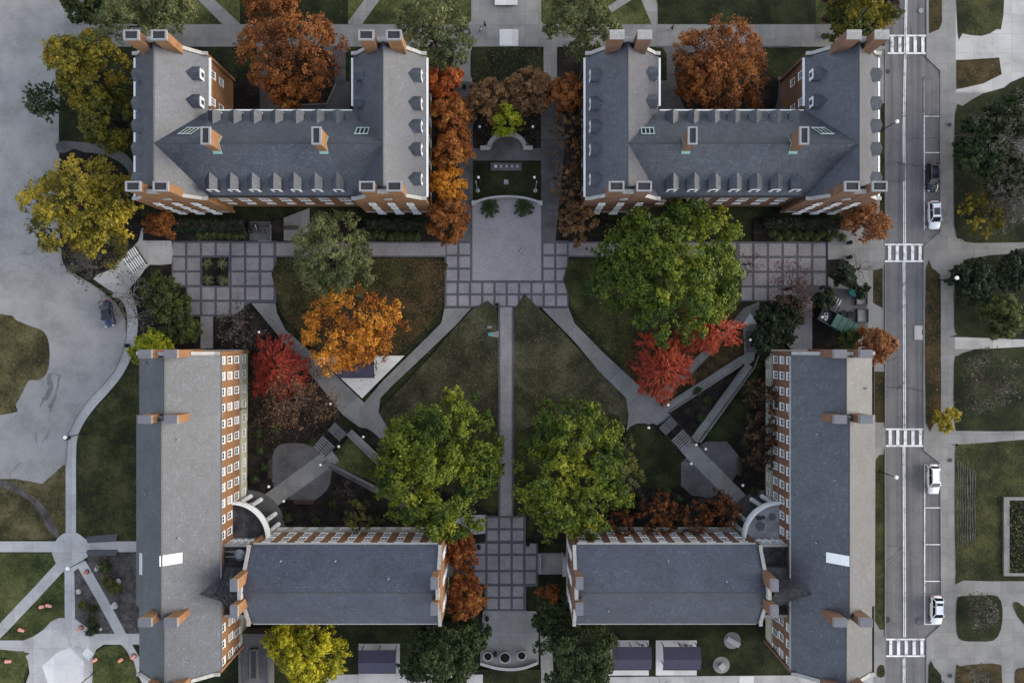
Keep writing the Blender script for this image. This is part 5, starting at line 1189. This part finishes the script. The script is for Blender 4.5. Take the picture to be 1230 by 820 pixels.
# ------------------------------------------------------------ lamps
def street_lamp(label, bx, by, h=5.0):
    X, Y, _ = P(bx, by); r = thing('street_lamp', label, 'street lamp', (X, Y, gz(bx, by)), 0, 'post-top street lamps')
    m = MB(); m.lathe((0, 0, 0), [(.2, -.05), (.2, .3), (.12, .45), (.085, 1.0), (.06, h - .3)], 10); local(m.build('pole', M['metal_d'], r))
    m = MB(); m.lathe((0, 0, h - .3), [(.06, 0), (.16, .05), (.28, .5), (.24, .52), (0, .56)], 12); hd = local(m.build('lantern', M['lampw'], r))
    m = MB(); m.lathe((0, 0, h + .22), [(.32, 0), (.3, .06), (.1, .14), (0, .15)], 12); local(m.build('cap', M['lampw'], hd))
for bx, by, lab in ((1057.5, 157.5, 'black post street lamp on the verge beside the northern street-side hall'), (1056.5, 566, 'black post street lamp on the verge beside the street-side long hall'), (1126, 337, 'black post street lamp on the leafy verge below the second crosswalk'), (100, 520.5, 'black post street lamp beside the curved path of the western lawn'), (103, 671.5, 'black post street lamp at the grey bed beside the round path junction'), (112.5, 808, 'black post street lamp at the lowest lawn edge in the bottom left'), (1121, 809, 'black post street lamp on the verge by the lowest crosswalk')):
    street_lamp(lab, bx, by)
def globe_lamp(label, px, py, h=3.0):
    X, Y, _ = P(px, py, h); r = thing('garden_lamp', label, 'garden lamp', (X, Y, gz(px, py)), 0, 'white globe garden lamps')
    m = MB(); m.lathe((0, 0, 0), [(.12, -.05), (.12, .15), (.05, .25), (.045, h - .15)], 8); local(m.build('pole', M['metal_d'], r))
    m = MB(); m.ball((0, 0, h), .24); local(m.build('globe', M['lampw'], r, True))
for px, py, lab in ((311, 399, 'white globe lamp left of the dark red maple'), (397, 485, 'white globe lamp beside the diagonal path below the white triangle'), (436.5, 524.5, 'white globe lamp beside the upper south-west ramp'), (407, 536, 'white globe lamp at the top of the south-west steps'), (323, 584, 'white globe lamp in the mulch left of the south-west patio'), (341, 601.5, 'white globe lamp beside the path to the dark porch'), (385, 558, 'white globe lamp at the patio end of the lower south-west ramp'),
                    (567, 725.5, 'white globe lamp left of the entrance plaza by the southern rust tree'), (901, 408, 'white globe lamp on the small stairs by the ramp'), (779, 513.5, 'white globe lamp left of the south-east steps'), (802.5, 486, 'white globe lamp at the west end of the ramp'), (847.5, 539, 'white globe lamp by the upper edge of the south-east patio'), (830, 556.5, 'white globe lamp by the lower edge of the south-east patio'), (836, 534, 'white globe lamp at the bottom of the lower ramp'), (892, 582.5, 'white globe lamp by the mulch north of the pale porch'),
                    (576, 152, 'white globe lamp at the left corner of the memorial mulch'), (640, 152, 'white globe lamp at the right corner of the memorial mulch'), (574.5, 213, 'white globe lamp at the left of the memorial lawn'), (642, 213, 'white globe lamp at the right of the memorial lawn'), (1019, 331, 'warm globe lamp among the dark evergreens of the service yard'), (447, 42, 'white globe lamp beside the top walk') , (653, 722, 'white globe lamp right of the entrance plaza beside the small brown-orange tree')):
    globe_lamp(lab, px, py)

# ------------------------------------------------------------ bicycle shelters and bicycles
def shelter(label, x0, x1, ridge, y0, y1, z=2.6):
    X0, _, _ = P(x0, 0, z); X1, _, _ = P(x1, 0, z); Yr, Y0, Y1 = P(0, ridge, z + .5)[1], P(0, y1, z)[1], P(0, y0, z)[1]
    r = thing('bicycle_shelter', label, 'shelter', ((X0 + X1)/2, Yr, gz((x0 + x1)/2, y1)), 0, 'purple-roofed bicycle shelters')
    w = (X1 - X0) / 2; a, b = Y1 - Yr, Y0 - Yr; t = .1
    m = MB(); m.prism([(-w, b, z - .1), (-w, 0, z + .45), (-w, a, z - .1), (-w, a, z - .1 + t), (-w, 0, z + .45 + t), (-w, b, z - .1 + t)], (2*w, 0, 0))
    n = 16
    for i in range(n + 1):
        x = -w + 2*w*i/n
        m.prism([(x - .025, b, z), (x + .025, b, z), (x + .025, 0, z + .55), (x - .025, 0, z + .55)], (0, 0, .06)); m.prism([(x - .025, 0, z + .55), (x + .025, 0, z + .55), (x + .025, a, z), (x - .025, a, z)], (0, 0, .06))
    local(m.build('roof', M['purple'], r))
    m = MB(); m.box(-w, w, b - .12, b, z - .15, z + .02); local(m.build('gutter', M['metal_d'], r))
    for x in (-w + .3, 0, w - .3):
        for y in (b + .3, a - .3): m = MB(); m.tube((x, y, 0), (x, y, z), .08, n=8); local(m.build('post', M['metal_d'], r))
    m = MB(); m.tube((-w + .4, (a + b)/2, .9), (w - .4, (a + b)/2, .9), .05, n=6); local(m.build('rack_rail', M['metal_g'], r))
shelter('purple-roofed shelter on the white concrete triangle under the orange tree', 405.5, 450, 440, 423, 453)
shelter('purple-roofed shelter between the yellow-green and dark green trees on the south edge', 431.5, 476, 795, 780, 807)
shelter('left of the two purple-roofed shelters south of the south-east short hall', 735, 782, 791, 776, 803)
shelter('right of the two purple-roofed shelters south of the south-east short hall', 796, 841, 791, 776, 803)
def make_bike(label, loc, rz, mat):
    r = thing('bicycle', label, 'bicycle', loc, rz, 'parked bicycles')
    for y in (-.52, .52):
        m = MB(); n = 18
        for i in range(n):
            a, b = 6.283*i/n, 6.283*(i + 1)/n; m.tube((0, y + .33*math.cos(a), .34 + .33*math.sin(a)), (0, y + .33*math.cos(b), .34 + .33*math.sin(b)), .028, n=5, caps=False)
            if i % 3 == 0: m.tube((0, y, .34), (0, y + .32*math.cos(a), .34 + .32*math.sin(a)), .008, n=3)
        local(m.build('wheel', M['tyre'], r))
    m = MB()
    for a, b in (((0, -.52, .34), (0, -.05, .34)), ((0, -.05, .34), (0, -.2, .85)), ((0, -.2, .85), (0, -.52, .34)), ((0, -.17, .78), (0, .36, .82)), ((0, -.05, .34), (0, .38, .72)), ((0, .52, .34), (0, .34, 1.0))): m.tube(a, b, .03, n=6)
    local(m.build('frame', M[mat], r))
    m = MB(); m.tube((-.28, .3, 1.02), (.28, .3, 1.02), .025, n=6); local(m.build('handlebar', M['metal_d'], r))
    m = MB(); m.obox((0, -.23), .16, .28, .88, .95); local(m.build('saddle', M['cloth_k'], r))
    return r
for px, py, a, mt, lab in ((300, 274, 15, 'car_blue', 'blue bicycle, leftmost in the hall-front rack'), (303.5, 274, -8, 'metal_d', 'dark bicycle, second from left in the hall-front rack'), (307.5, 273, 4, 'white', 'white bicycle in the middle of the hall-front rack'), (311, 274, 20, 'metal_d', 'dark bicycle, second from right in the hall-front rack'), (320, 275, -12, 'metal_g', 'grey bicycle, rightmost in the hall-front rack'),
                           (769, 773, 70, 'metal_d', 'dark bicycle behind the left south-east shelter'), (821, 774, 85, 'metal_d', 'dark bicycle behind the right south-east shelter, left one'), (827, 774, 80, 'metal_g', 'grey bicycle behind the right south-east shelter, right one'), (452, 439, 0, 'metal_d', 'dark bicycle standing at the east side of the white triangle shelter')):
    X, Y, _ = P(px, py, .5); make_bike(lab, (X, Y, gz(px, py)), R(a), mt)
X, Y, _ = P(309, 276.5, .4); r = thing('bicycle_rack', 'low grey bicycle rack on the concrete before the north-west hall', 'bike rack', (X, Y, gz(309, 276)))
for i in range(7):
    x = -1.9 + i * .62; m = MB(); m.tube((x, -.3, 0), (x, -.3, .75), .025); m.tube((x, .3, 0), (x, .3, .75), .025); m.tube((x, -.3, .75), (x, .3, .75), .025); local(m.build('hoop', M['metal_g'], r))

# ------------------------------------------------------------ people
def person(label, px, py, heading, top, legs, stride=.25):
    X, Y, _ = P(px, py, .9); r = thing('person', label, 'person', (X, Y, gz(px, py)), heading, 'people walking')
    def skin(name, vs, es, rad, mat, root=0):
        me = bpy.data.meshes.new(name); me.from_pydata(vs, es, []); o = bpy.data.objects.new(name, me); COL.objects.link(o); o.parent = r
        me.materials.append(M[mat]); s = o.modifiers.new('skin', 'SKIN'); 
        for i, q in enumerate(rad): me.skin_vertices[0].data[i].radius = (q, q)
        me.skin_vertices[0].data[root].use_root = True
        o.modifiers.new('sub', 'SUBSURF').levels = 1; o.modifiers['sub'].render_levels = 1; return o
    s = stride
    V = [(0, 0, .95), (0, 0, 1.2), (0, .02, 1.42), (0, .03, 1.52), (0, .05, 1.68), (0, .05, 1.76),
         (.1, 0, .9), (.1, s*.6, .5), (.1, s*.5, .09), (.1, s*.5 + .16, .04), (-.1, 0, .9), (-.1, -s*.2, .5), (-.1, -s, .12), (-.1, -s + .15, .05),
         (.19, .01, 1.42), (.24, -.1, 1.15), (.25, .02, .92), (.25, .08, .83), (-.19, .01, 1.42), (-.24, .05, 1.15), (-.25, .22, .98), (-.25, .29, .93)]
    E = [(0, 1), (1, 2), (2, 3), (3, 4), (4, 5), (0, 6), (6, 7), (7, 8), (8, 9), (0, 10), (10, 11), (11, 12), (12, 13), (2, 14), (14, 15), (15, 16), (16, 17), (2, 18), (18, 19), (19, 20), (20, 21)]
    Q = [.14, .13, .13, .06, .10, .08, .09, .065, .045, .035, .09, .065, .045, .035, .06, .045, .035, .03, .06, .045, .035, .03]
    def me_body():   # one continuous mesh grown from the skeleton
        if not hasattr(person, 'cache'): person.cache = {}
        return skin('body', V, E, Q, 'skin')
    me_body()
    jv = [0, 1, 2, 14, 15, 16, 18, 19, 20]; mp = {k: i for i, k in enumerate(jv)}
    skin('jacket', [V[k] for k in jv], [(mp[a], mp[b]) for a, b in E if a in mp and b in mp], [Q[k] + .035 for k in jv], top)
    jv = [0, 6, 7, 8, 10, 11, 12]; mp2 = {k: i for i, k in enumerate(jv)}
    skin('trousers', [V[k] for k in jv], [(mp2[a], mp2[b]) for a, b in E if a in mp2 and b in mp2], [Q[k] + .025 for k in jv], legs)
    m = MB(); m.ball((0, .03, 1.74), .125, nu=12, nv=8, sz=.9); o = local(m.build('hair', M['hair'], r, True)); return r
person('person in a white top and dark trousers crossing the pale plaza field', 625, 300, R(140), 'cloth_w', 'cloth_k')
person('person in dark red walking on the paved walk beside the huge green maple', 705, 299.5, R(90), 'cloth_o', 'cloth_k')
person('person in black walking on the top walk, right one of the pair', 582.5, 29, R(-60), 'cloth_k', 'cloth_k')
person('person in pale clothes walking on the top walk, left one of the pair', 577.5, 35, R(-60), 'cloth_w', 'cloth_n')
person('person in dark clothes on the top walk above the large brown tree', 808, 33, R(80), 'cloth_n', 'cloth_k')

# ------------------------------------------------------------ barrels, boulders, bins, benches
def barrel(label, px, py, fallen=None):
    X, Y, _ = P(px, py, .5); z = gz(px, py); r = thing('traffic_barrel', label, 'traffic barrel', (X, Y, z + (.3 if fallen is not None else 0)), fallen or 0, 'orange traffic barrels')
    if fallen is not None: r.rotation_euler = (R(90), 0, fallen)
    m = MB(); zz = [0.08, .28, .42, .58, .72, .9, 1.05]; rd = [.30, .28, .27, .25, .24, .21, .19]
    for i in range(6): m.lathe((0, 0, 0), [(rd[i], zz[i]), (rd[i+1], zz[i+1])], 14, i % 2)
    m.lathe((0, 0, 0), [(rd[6], 1.05), (.1, 1.1), (0, 1.1)], 14, 0); local(m.build('drum', [M['orange'], M['cloth_w']], r))
    m = MB(); m.lathe((0, 0, 0), [(0, 0), (.42, 0), (.42, .08), (.3, .09)], 14); local(m.build('base', M['tyre'], r))
for px, py, f, lab in ((113, 793, None, 'orange and white barrel standing at the lowest lawn edge, nearest the street lamp'), (144, 793, None, 'orange and white barrel standing in the middle of the lowest lawn'), (159, 789, None, 'small orange barrel on the diagonal path by the long hall'), (95, 755, None, 'orange barrel at the north edge of the bottom left plaza'), (102, 687.5, None, 'orange barrel on the diagonal path by the round junction'),
                       (53, 727, R(75), 'orange barrel lying on the triangular lawn, nearer the path'), (45, 730, R(100), 'orange barrel lying on the triangular lawn, farther from the path'), (20, 756, R(70), 'orange barrel lying at the diagonal path near the left edge'), (4, 795, R(90), 'orange barrel lying on the lawn at the bottom left corner')):
    barrel(lab, px, py, f)
def boulder(label, px, py, r, seed):
    g = random.Random(seed); X, Y, _ = P(px, py); m = MB(); m.ball((0, 0, r*.35), r, nu=10, nv=7, sz=.7)
    m.v = [(x * g.uniform(.8, 1.15), y * g.uniform(.8, 1.15), z * g.uniform(.85, 1.1)) for x, y, z in m.v]
    o = m.build('boulder', M['rock']); o.location = (X, Y, gz(px, py)); tag(o, label, 'boulder', 'pale boulders in the grey bed')
for i, (px, py, r, lab) in enumerate(((117.5, 682.5, .55, 'pale boulder at the top of the grey bed beside the tarpaulin'), (142, 698, .55, 'pale boulder right of the flowering shrub in the grey bed'), (138, 727, .6, 'largest pale boulder low in the grey bed'), (94.5, 710, .45, 'pale boulder in the narrow bed between two paths'), (120.5, 755, .3, 'smallest pale boulder at the foot of the narrow bed'))): boulder(lab, px, py, r, i)
def draped(label, pts, h, mat='tarp'):
    w = [P(x, y, h) for x, y in pts]; m = MB(); n = 10; a, b, c, d = [Vector(p) for p in w]; z = gz(*pts[0])
    for i in range(n):
        for j in range(4):
            q = []
            for u, v in ((i, j), (i + 1, j), (i + 1, j + 1), (i, j + 1)):
                p = a.lerp(b, u/n).lerp(d.lerp(c, u/n), v/4); q.append((p.x, p.y, z + h*(.75 + .25*math.sin(v*1.6 + u*.3)) if 0 < v < 4 else z + .02))
            m.poly(q)
    o = m.build('tarpaulin', M[mat]); tag(o, label, 'tarpaulin', 'dark covers beside the hall entrance path')
draped('dark grey covered stack north of the path to the long western hall', [(103, 645), (139, 642), (139, 651), (103, 653)], .5)
draped('dark grey covered stack south of the path to the long western hall', [(103, 661), (121, 659), (139, 661), (139, 669), (103, 668)][0:1] + [(139, 661), (139, 669), (103, 668)], .5)
def bin_(label, px, py, name='litter_bin', r=.32, h=1.0, mat='metal_d', grp='dark litter bins'):
    X, Y, _ = P(px, py, h*.6); t = thing(name, label, 'litter bin', (X, Y, gz(px, py)), 0, grp)
    m = MB(); m.lathe((0, 0, 0), [(0, 0), (r*.85, 0), (r, .1), (r, h*.85), (r*1.05, h*.86)], 14); local(m.build('drum', M[mat], t))
    m = MB(); m.lathe((0, 0, 0), [(r*1.08, h*.86), (r*.9, h), (r*.4, h*1.04), (r*.38, h*1.0), (0, h*.95)], 14); local(m.build('lid', M['cloth_k'], t))
for px, py, lab in ((597.5, 366, 'dark litter bin on the square paving above the centre path'), (575, 657, 'dark litter bin at the left edge of the entrance plaza'), (634, 653, 'dark litter bin at the right edge of the entrance plaza'), (585, 742.5, 'dark litter bin above the left round planter'), (595, 785, 'small dark bin between the left and middle round planters'), (152, 415, 'dark litter bin on the kerb path by the yellow-green shrub'), (1020.5, 291.5, 'dark bollard-like bin at the north side of the street entrance walk'), (1020.5, 309, 'dark bollard-like bin at the south side of the street entrance walk'), (796, 485, 'dark litter bin where the scarlet maple meets the ramp'), (1137, 337.5, 'dark litter bin on the pavement by the leafy verge lamp'), (80, 526, 'dark litter bin at the kerb of the curved path'), (558, 104, 'dark litter bin on the left memorial walk')): bin_(lab, px, py)
def bench(label, px, py, a, L=1.9):
    X, Y, _ = P(px, py, .4); t = thing('garden_bench', label, 'bench', (X, Y, gz(px, py)), a, 'dark garden benches')
    m = MB(); 
    for y in (-.2, 0, .2): m.obox((0, y), L, .15, .42, .46)
    local(m.build('seat', M['wood_d'], t)); m = MB()
    for z in (.6, .78): m.box(-L/2, L/2, .3, .34, z, z + .12)
    local(m.build('backrest', M['wood_d'], t))
    for x in (-L/2 + .2, L/2 - .2): m = MB(); m.box(x - .04, x + .04, -.26, -.2, 0, .42); m.box(x - .04, x + .04, .26, .32, 0, .9); m.box(x - .04, x + .04, -.26, .3, .36, .42); local(m.build('leg', M['metal_d'], t))
for px, py, a, L, lab in ((325.5, 563, R(90), 3.2, 'dark bench at the left edge of the south-west patio'), (365, 602, R(180), 3.4, 'dark bench at the lower edge of the south-west patio'), (887, 560, R(-90), 3.0, 'dark bench at the right edge of the south-east patio'), (848, 600, R(180), 2.6, 'dark bench at the lower edge of the south-east patio'), (350, 274, 0, 2.4, 'dark bench on the concrete south of the north-west hall, right of the bicycles')): bench(lab, px, py, a, L)
for px, py, r, lab in ((586, 787.5, .78, 'round rimmed planter, left of the three at the entrance plaza'), (606.5, 789, .95, 'round rimmed planter, largest, in the middle of the three at the entrance plaza'), (626.5, 786.5, .78, 'round rimmed planter, right of the three at the entrance plaza')):
    X, Y, _ = P(px, py, .6); t = thing('round_planter', lab, 'planter', (X, Y, gz(px, py)), 0, 'round planters')
    m = MB(); m.lathe((0, 0, 0), [(r*.8, 0), (r, .65), (r - .14, .67), (r - .16, .5)], 22); local(m.build('bowl', M['conc_l'], t))
    m = MB(); m.lathe((0, 0, 0), [(r - .15, .5), (r*.5, .56), (0, .58)], 18); local(m.build('soil', M['mulch'], t))
for px, py, a, lab in ((879, 768, R(-30), 'round grey concrete pad with a table slab, upper of the two on the lawn'), (866, 797.5, R(45), 'round grey concrete pad with a square slab, lower of the two on the lawn')):
    X, Y, _ = P(px, py); t = thing('picnic_table', lab, 'table', (X, Y, gz(px, py)), a, 'tables on round pads')
    m = MB(); m.lathe((0, 0, 0), [(1.4, -.05), (1.4, .06), (0, .06)], 28); local(m.build('pad', M['conc'], t))
    big = py < 780; lx, ly = (2.4, .8) if big else (1.0, 1.0)
    m = MB(); m.box(-lx/2, lx/2, -ly/2, ly/2, .7, .78); local(m.build('table_top', M['conc_l'], t))
    for x in (-lx/3, lx/3): m = MB(); m.box(x - .08, x + .08, -ly/3, ly/3, .06, .7); local(m.build('leg', M['conc'], t))

# ------------------------------------------------------------ memorial, walls, steps and rails
def arcwall(name, label, cat, line, w, h, mat, grp=None, ends=None):
    mb = MB(); q = ribbon(line, w); n = len(line); z = gz(*line[n // 2]); a = [P(*p, h) for p in q]; cx = sum(p[0] for p in a)/len(a); cy = sum(p[1] for p in a)/len(a)
    r = thing(name, label, cat, (cx, cy, z), 0, grp); cp = MB(); ww = ribbon(line, w*1.25); c2 = [P(*p, h) for p in ww]
    for i in range(n - 1):
        j, k, l = i + 1, 2*n - 2 - i, 2*n - 1 - i
        mb.prism([(a[t][0] - cx, a[t][1] - cy, -.15) for t in (i, j, k, l)], (0, 0, h + .1)); cp.prism([(c2[t][0] - cx, c2[t][1] - cy, h - .05) for t in (i, j, k, l)], (0, 0, .1))
    local(mb.build('wall', M['conc'], r)); local(cp.build('coping', M[mat], r))
    for x, y in (ends or []): X, Y, _ = P(x, y, h); m = MB(); m.box(X - cx - .35, X - cx + .35, Y - cy - .35, Y - cy + .35, -.15, h + .25); local(m.build('end_post', M[mat], r))
    return r
arc = [(577, 177.5), (588, 177.5)] + [(609 + 21.5*math.cos(R(a)), 178 - 17.5*math.sin(R(a))) for a in range(172, 7, -12)] + [(630, 177.5), (640, 177.5)]
arcwall('memorial_bench', 'pale curved stone bench bulging towards the memorial trees', 'bench', arc, 4.2, .75, 'stone')
arcwall('garden_wall', 'low curved stone wall between the memorial lawn and the pale plaza', 'wall', smooth([(569, 243.5), (580, 239.5), (594, 236.8), (609, 236), (624, 236.8), (638, 239.5), (649, 243.5)], 3, False), 2.2, .6, 'conc_l', ends=[(569, 244), (649, 244)])
arcwall('garden_wall', 'low curved concrete wall below the round planters', 'wall', smooth([(577, 796), (594, 801), (612, 803), (630, 801), (646, 795)], 4, False), 2.6, .6, 'conc_l')
X, Y, _ = P(608, 200.5); t = thing('memorial_slab', 'low dark slab with a row of five small plaques on the memorial lawn', 'memorial', (X, Y, gz(608, 200)))
m = MB(); m.box(-2.6, 2.6, -.65, .65, -.05, .25); local(m.build('slab', M['conc_d'], t))
for i in range(5): m = MB(); m.box(-1.95 + i*.9, -1.5 + i*.9, -.2, .25, .25, .33); local(m.build('plaque', M['plaque'] if i else M['conc_w'], t))
X, Y, _ = P(608, 219); t = thing('memorial_stone', 'small square pinkish stone in the middle of the memorial lawn', 'memorial', (X, Y, gz(608, 219)))
m = MB(); m.box(-.4, .4, -.4, .4, -.05, .35); local(m.build('plinth', M['conc'], t)); m = MB(); m.box(-.3, .3, -.3, .3, .35, .55); m.box(-.02, .02, -.3, .3, .55, .56); local(m.build('top', M['plaque'], t))
for px, s, lab in ((574, 1, 'white flagpole leaning outward at the left of the memorial lawn'), (643, -1, 'white flagpole leaning outward at the right of the memorial lawn')):
    X, Y, _ = P(px, 229, 0); t = thing('flagpole', lab, 'flagpole', (X, Y, gz(px, 229)), 0, 'white flagpoles')
    m = MB(); m.tube((0, 0, 0), (0, 0, 7), .07, .04, 8); local(m.build('pole', M['stone'], t)); m = MB(); m.ball((0, 0, 7.08), .12); local(m.build('finial', M['stone'], t)); m = MB(); m.lathe((0, 0, 0), [(.35, -.05), (.35, .2), (.1, .25)], 12); local(m.build('base', M['stone'], t))
def steps(label, a, b, wpx, n, rails, flights=1, mat='conc', tread='conc_d', rise=.045):
    """flight(s) of steps from pixel a (top) to b"""
    A, B = Vector(P(*a)), Vector(P(*b)); z = gz((a[0]+b[0])/2, (a[1]+b[1])/2); d = B - A; L = d.length; ang = math.atan2(d.y, d.x); w = K(wpx)
    t = thing('stairs', label, 'stairs', (A.x, A.y, z), ang, 'outdoor stairs')
    parts = []
    for f in range(flights):
        s0 = L * f / flights + (.25 if f else 0); s1 = L * (f + 1) / flights - (.9 if f < flights - 1 else 0)
        m = MB()
        for i in range(n):
            x0 = s0 + (s1 - s0)*i/n; x1 = s0 + (s1 - s0)*(i + 1)/n; zt = .05 + rise*(n*flights - (f*n + i))
            m.box(x0 + .17, x1, -w/2, w/2, -.1, zt, 0); m.box(x0, x0 + .17, -w/2, w/2, -.1, zt - rise*.7, 1)
        local(m.build('flight', [M[mat], M[tread]], t))
    for y in rails:
        m = MB(); yy = y*w; h0 = .05 + rise*n*flights
        m.tube((0, yy, h0 + .9), (L, yy, .95), .04, n=6)
        for k in range(5): x = L*k/4; zb = h0*(1 - k/4); m.tube((x, yy, zb*.5), (x, yy, zb + .92), .035, n=6)
        local(m.build('handrail', M['metal_d'], t))
    return t
steps('two flights of grey steps with dark rails going down to the south-west patio', (411, 513), (384, 542), 20, 6, (-.5, 0, .5), 2, tread='pit')
steps('two flights of grey steps with dark rails going down to the south-east patio', (797, 506), (824, 534), 20, 6, (-.5, 0, .5), 2, tread='pit')
steps('narrow grey steps at the head of the zigzag ramp', (902, 399), (902, 424), 13.5, 9, (-.5, .5), 1, tread='pit')
steps('white-edged steps with dark rails leading from the car park kerb to the north-west hall', (170.5, 306.5), (153, 318), 25, 7, (-.5, 0, .5), 1, mat='white', tread='wood_d', rise=.03)
def rail(label, line, h=1.0):
    pts = [Vector(P(*p)) for p in line]; z = gz(*line[0]); t = thing('handrail', label, 'railing', (pts[0].x, pts[0].y, z), 0, 'ramp railings'); o = pts[0]
    m = MB(); q = MB()
    for a, b in zip(pts[:-1], pts[1:]):
        L = (b - a).length; n = max(2, int(L / 1.8))
        for zz in (h, h*.55): m.tube(a - o + Vector((0, 0, zz)), b - o + Vector((0, 0, zz)), .03, n=6)
        for k in range(n + 1): p = a.lerp(b, k/n) - o; q.tube(p, p + Vector((0, 0, h)), .03, n=6)
    local(m.build('rail', M['metal_g'], t)); local(q.build('posts', M['metal_g'], t))
rail('grey railing along the outer side of the upper ramp', [(797, 488), (890, 428)]); rail('grey railing along the inner side of the upper ramp', [(803, 494), (889, 438)])
rail('grey railing along the outer side of the lower ramp', [(839, 530), (904, 441), (910, 426)]); rail('grey railing along the inner side of the lower ramp', [(831, 525), (891, 441)])
rail('grey railing along the upper south-west ramp', [(418, 521), (458, 560)]); rail('grey railing along the lower south-west ramp', [(394, 555), (449, 583)])
X, Y, _ = P(589, 401.5, .5); t = thing('information_stand', 'small white and blue stand beside the centre path on the lawn', 'stand', (X, Y, gz(589, 401)))
m = MB(); m.box(-.28, .28, -.3, .3, 0, .85); local(m.build('cabinet', M['white'], t)); m = MB(); m.box(-.3, .3, -.32, .32, .85, 1.0); local(m.build('lid', M['teal'], t))
X, Y, _ = P(588, 393, .2); o = thing('utility_box', 'low pale box on the lawn above the white and blue stand', 'utility box', (X, Y, gz(588, 393)))
m = MB(); m.box(-.35, .35, -.2, .2, -.05, .25); local(m.build('box', M['conc_l'], o)); m = MB(); m.box(-.38, .38, -.23, .23, .25, .3); local(m.build('lid', M['conc'], o))
# gravel-edged bed at the right edge
t = thing('raised_bed', 'concrete-framed raised bed at the right edge, in the worn lawn', 'planter bed', (P(1222, 645)[0], P(1222, 645)[1], gz(1215, 645)))
x0, y0, _ = P(1203, 690); x1, y1, _ = P(1262, 596); ox, oy = t.location.x, t.location.y; m = MB()
for a in ((x0, x0 + .9, y0, y1), (x0 + .9, x1, y1 - .5, y1), (x0 + .9, x1, y0, y0 + .5)): m.box(a[0] - ox, a[1] - ox, a[2] - oy, a[3] - oy, -.1, .4)
local(m.build('frame', M['conc'], t)); m = MB(); m.box(x0 + .9 - ox, x1 - ox, y0 + .5 - oy, y1 - .5 - oy, -.1, .25); local(m.build('soil', M['mulch'], t))
n = 900; c = np.stack([rng.uniform(x0 + 1 - ox, x1 - ox, n), rng.uniform(y0 + .6 - oy, y1 - .6 - oy, n), rng.uniform(.3, .8, n)], 1); local(leaves('plants', c, rng.normal(0, .5, (n, 3)) + np.array([0, 0, .8]), .25*rng.uniform(.6, 1.2, n), .6, .5 + rng.normal(0, .25, n), 'shrub', t))
for px, py, lab in ((1120, 0, ''),):
    pass
X, Y, _ = P(608, 0, .3); t = thing('stone_bench', 'white stone bench block at the top edge on the brownish plaza', 'bench', (X, Y, gz(608, 5)))
m = MB(); m.box(-1.9, 1.9, -.9, .9, .35, .5); local(m.build('seat', M['conc_w'], t)); m = MB(); m.box(-1.6, 1.6, -.6, .6, -.05, .35); local(m.build('base', M['conc'], t))
X, Y, _ = P(661, 676, .6); t = thing('entrance_fence', 'short grey slatted fence at the west gable walk of the south-east short hall', 'fence', (X, Y, gz(661, 676)))
for i in range(12): m = MB(); xx = -1.5 + i*.27; m.box(xx, xx + .1, 1.55, 1.62, 0, 1.1); local(m.build('slat', M['metal_g'], t))
m = MB(); m.box(-1.6, 1.7, 1.62, 1.68, .9, 1.0); m.box(-1.6, 1.7, 1.62, 1.68, .2, .3); m.box(-1.7, -1.55, -1.6, 1.7, 0, 1.1); local(m.build('rail', M['metal_g'], t))

# ------------------------------------------------------------ light, sky and camera
w = bpy.data.worlds.new('World'); S.world = w; w.use_nodes = True
nt = w.node_tree; bg = nt.nodes['Background']; sk = nt.nodes.new('ShaderNodeTexSky'); sk.sky_type = 'NISHITA'; sk.sun_disc = False
SUN_EL, SUN_AZ = 22.0, 88.0    # in the east behind thin cloud
sk.sun_elevation = R(SUN_EL); sk.sun_rotation = R(SUN_AZ); sk.air_density = 1.0; sk.dust_density = 1.0
hs = nt.nodes.new('ShaderNodeHueSaturation'); hs.inputs['Saturation'].default_value = .5
nt.links.new(sk.outputs[0], hs.inputs['Color']); nt.links.new(hs.outputs[0], bg.inputs['Color']); bg.inputs['Strength'].default_value = .14
l = bpy.data.lights.new('sun', 'SUN'); l.energy = .60; l.angle = R(35); l.color = (1, .90, .66)
so = bpy.data.objects.new('sun', l); COL.objects.link(so)
d = Vector((math.sin(R(SUN_AZ))*math.cos(R(SUN_EL)), math.cos(R(SUN_AZ))*math.cos(R(SUN_EL)), math.sin(R(SUN_EL))))
so.rotation_euler = d.to_track_quat('Z', 'Y').to_euler()
cam = bpy.data.cameras.new('camera'); co = bpy.data.objects.new('camera', cam); COL.objects.link(co)
cam.sensor_width = 36; cam.lens = FPX / 1230 * 36; cam.clip_end = 2000; cam.clip_start = 1; co.location = (0, 0, CAMH); S.camera = co
S.view_settings.view_transform = 'Standard'; S.view_settings.look = 'None'; S.view_settings.gamma = 1; S.view_settings.use_curve_mapping = False
S.view_settings.exposure = 1.58
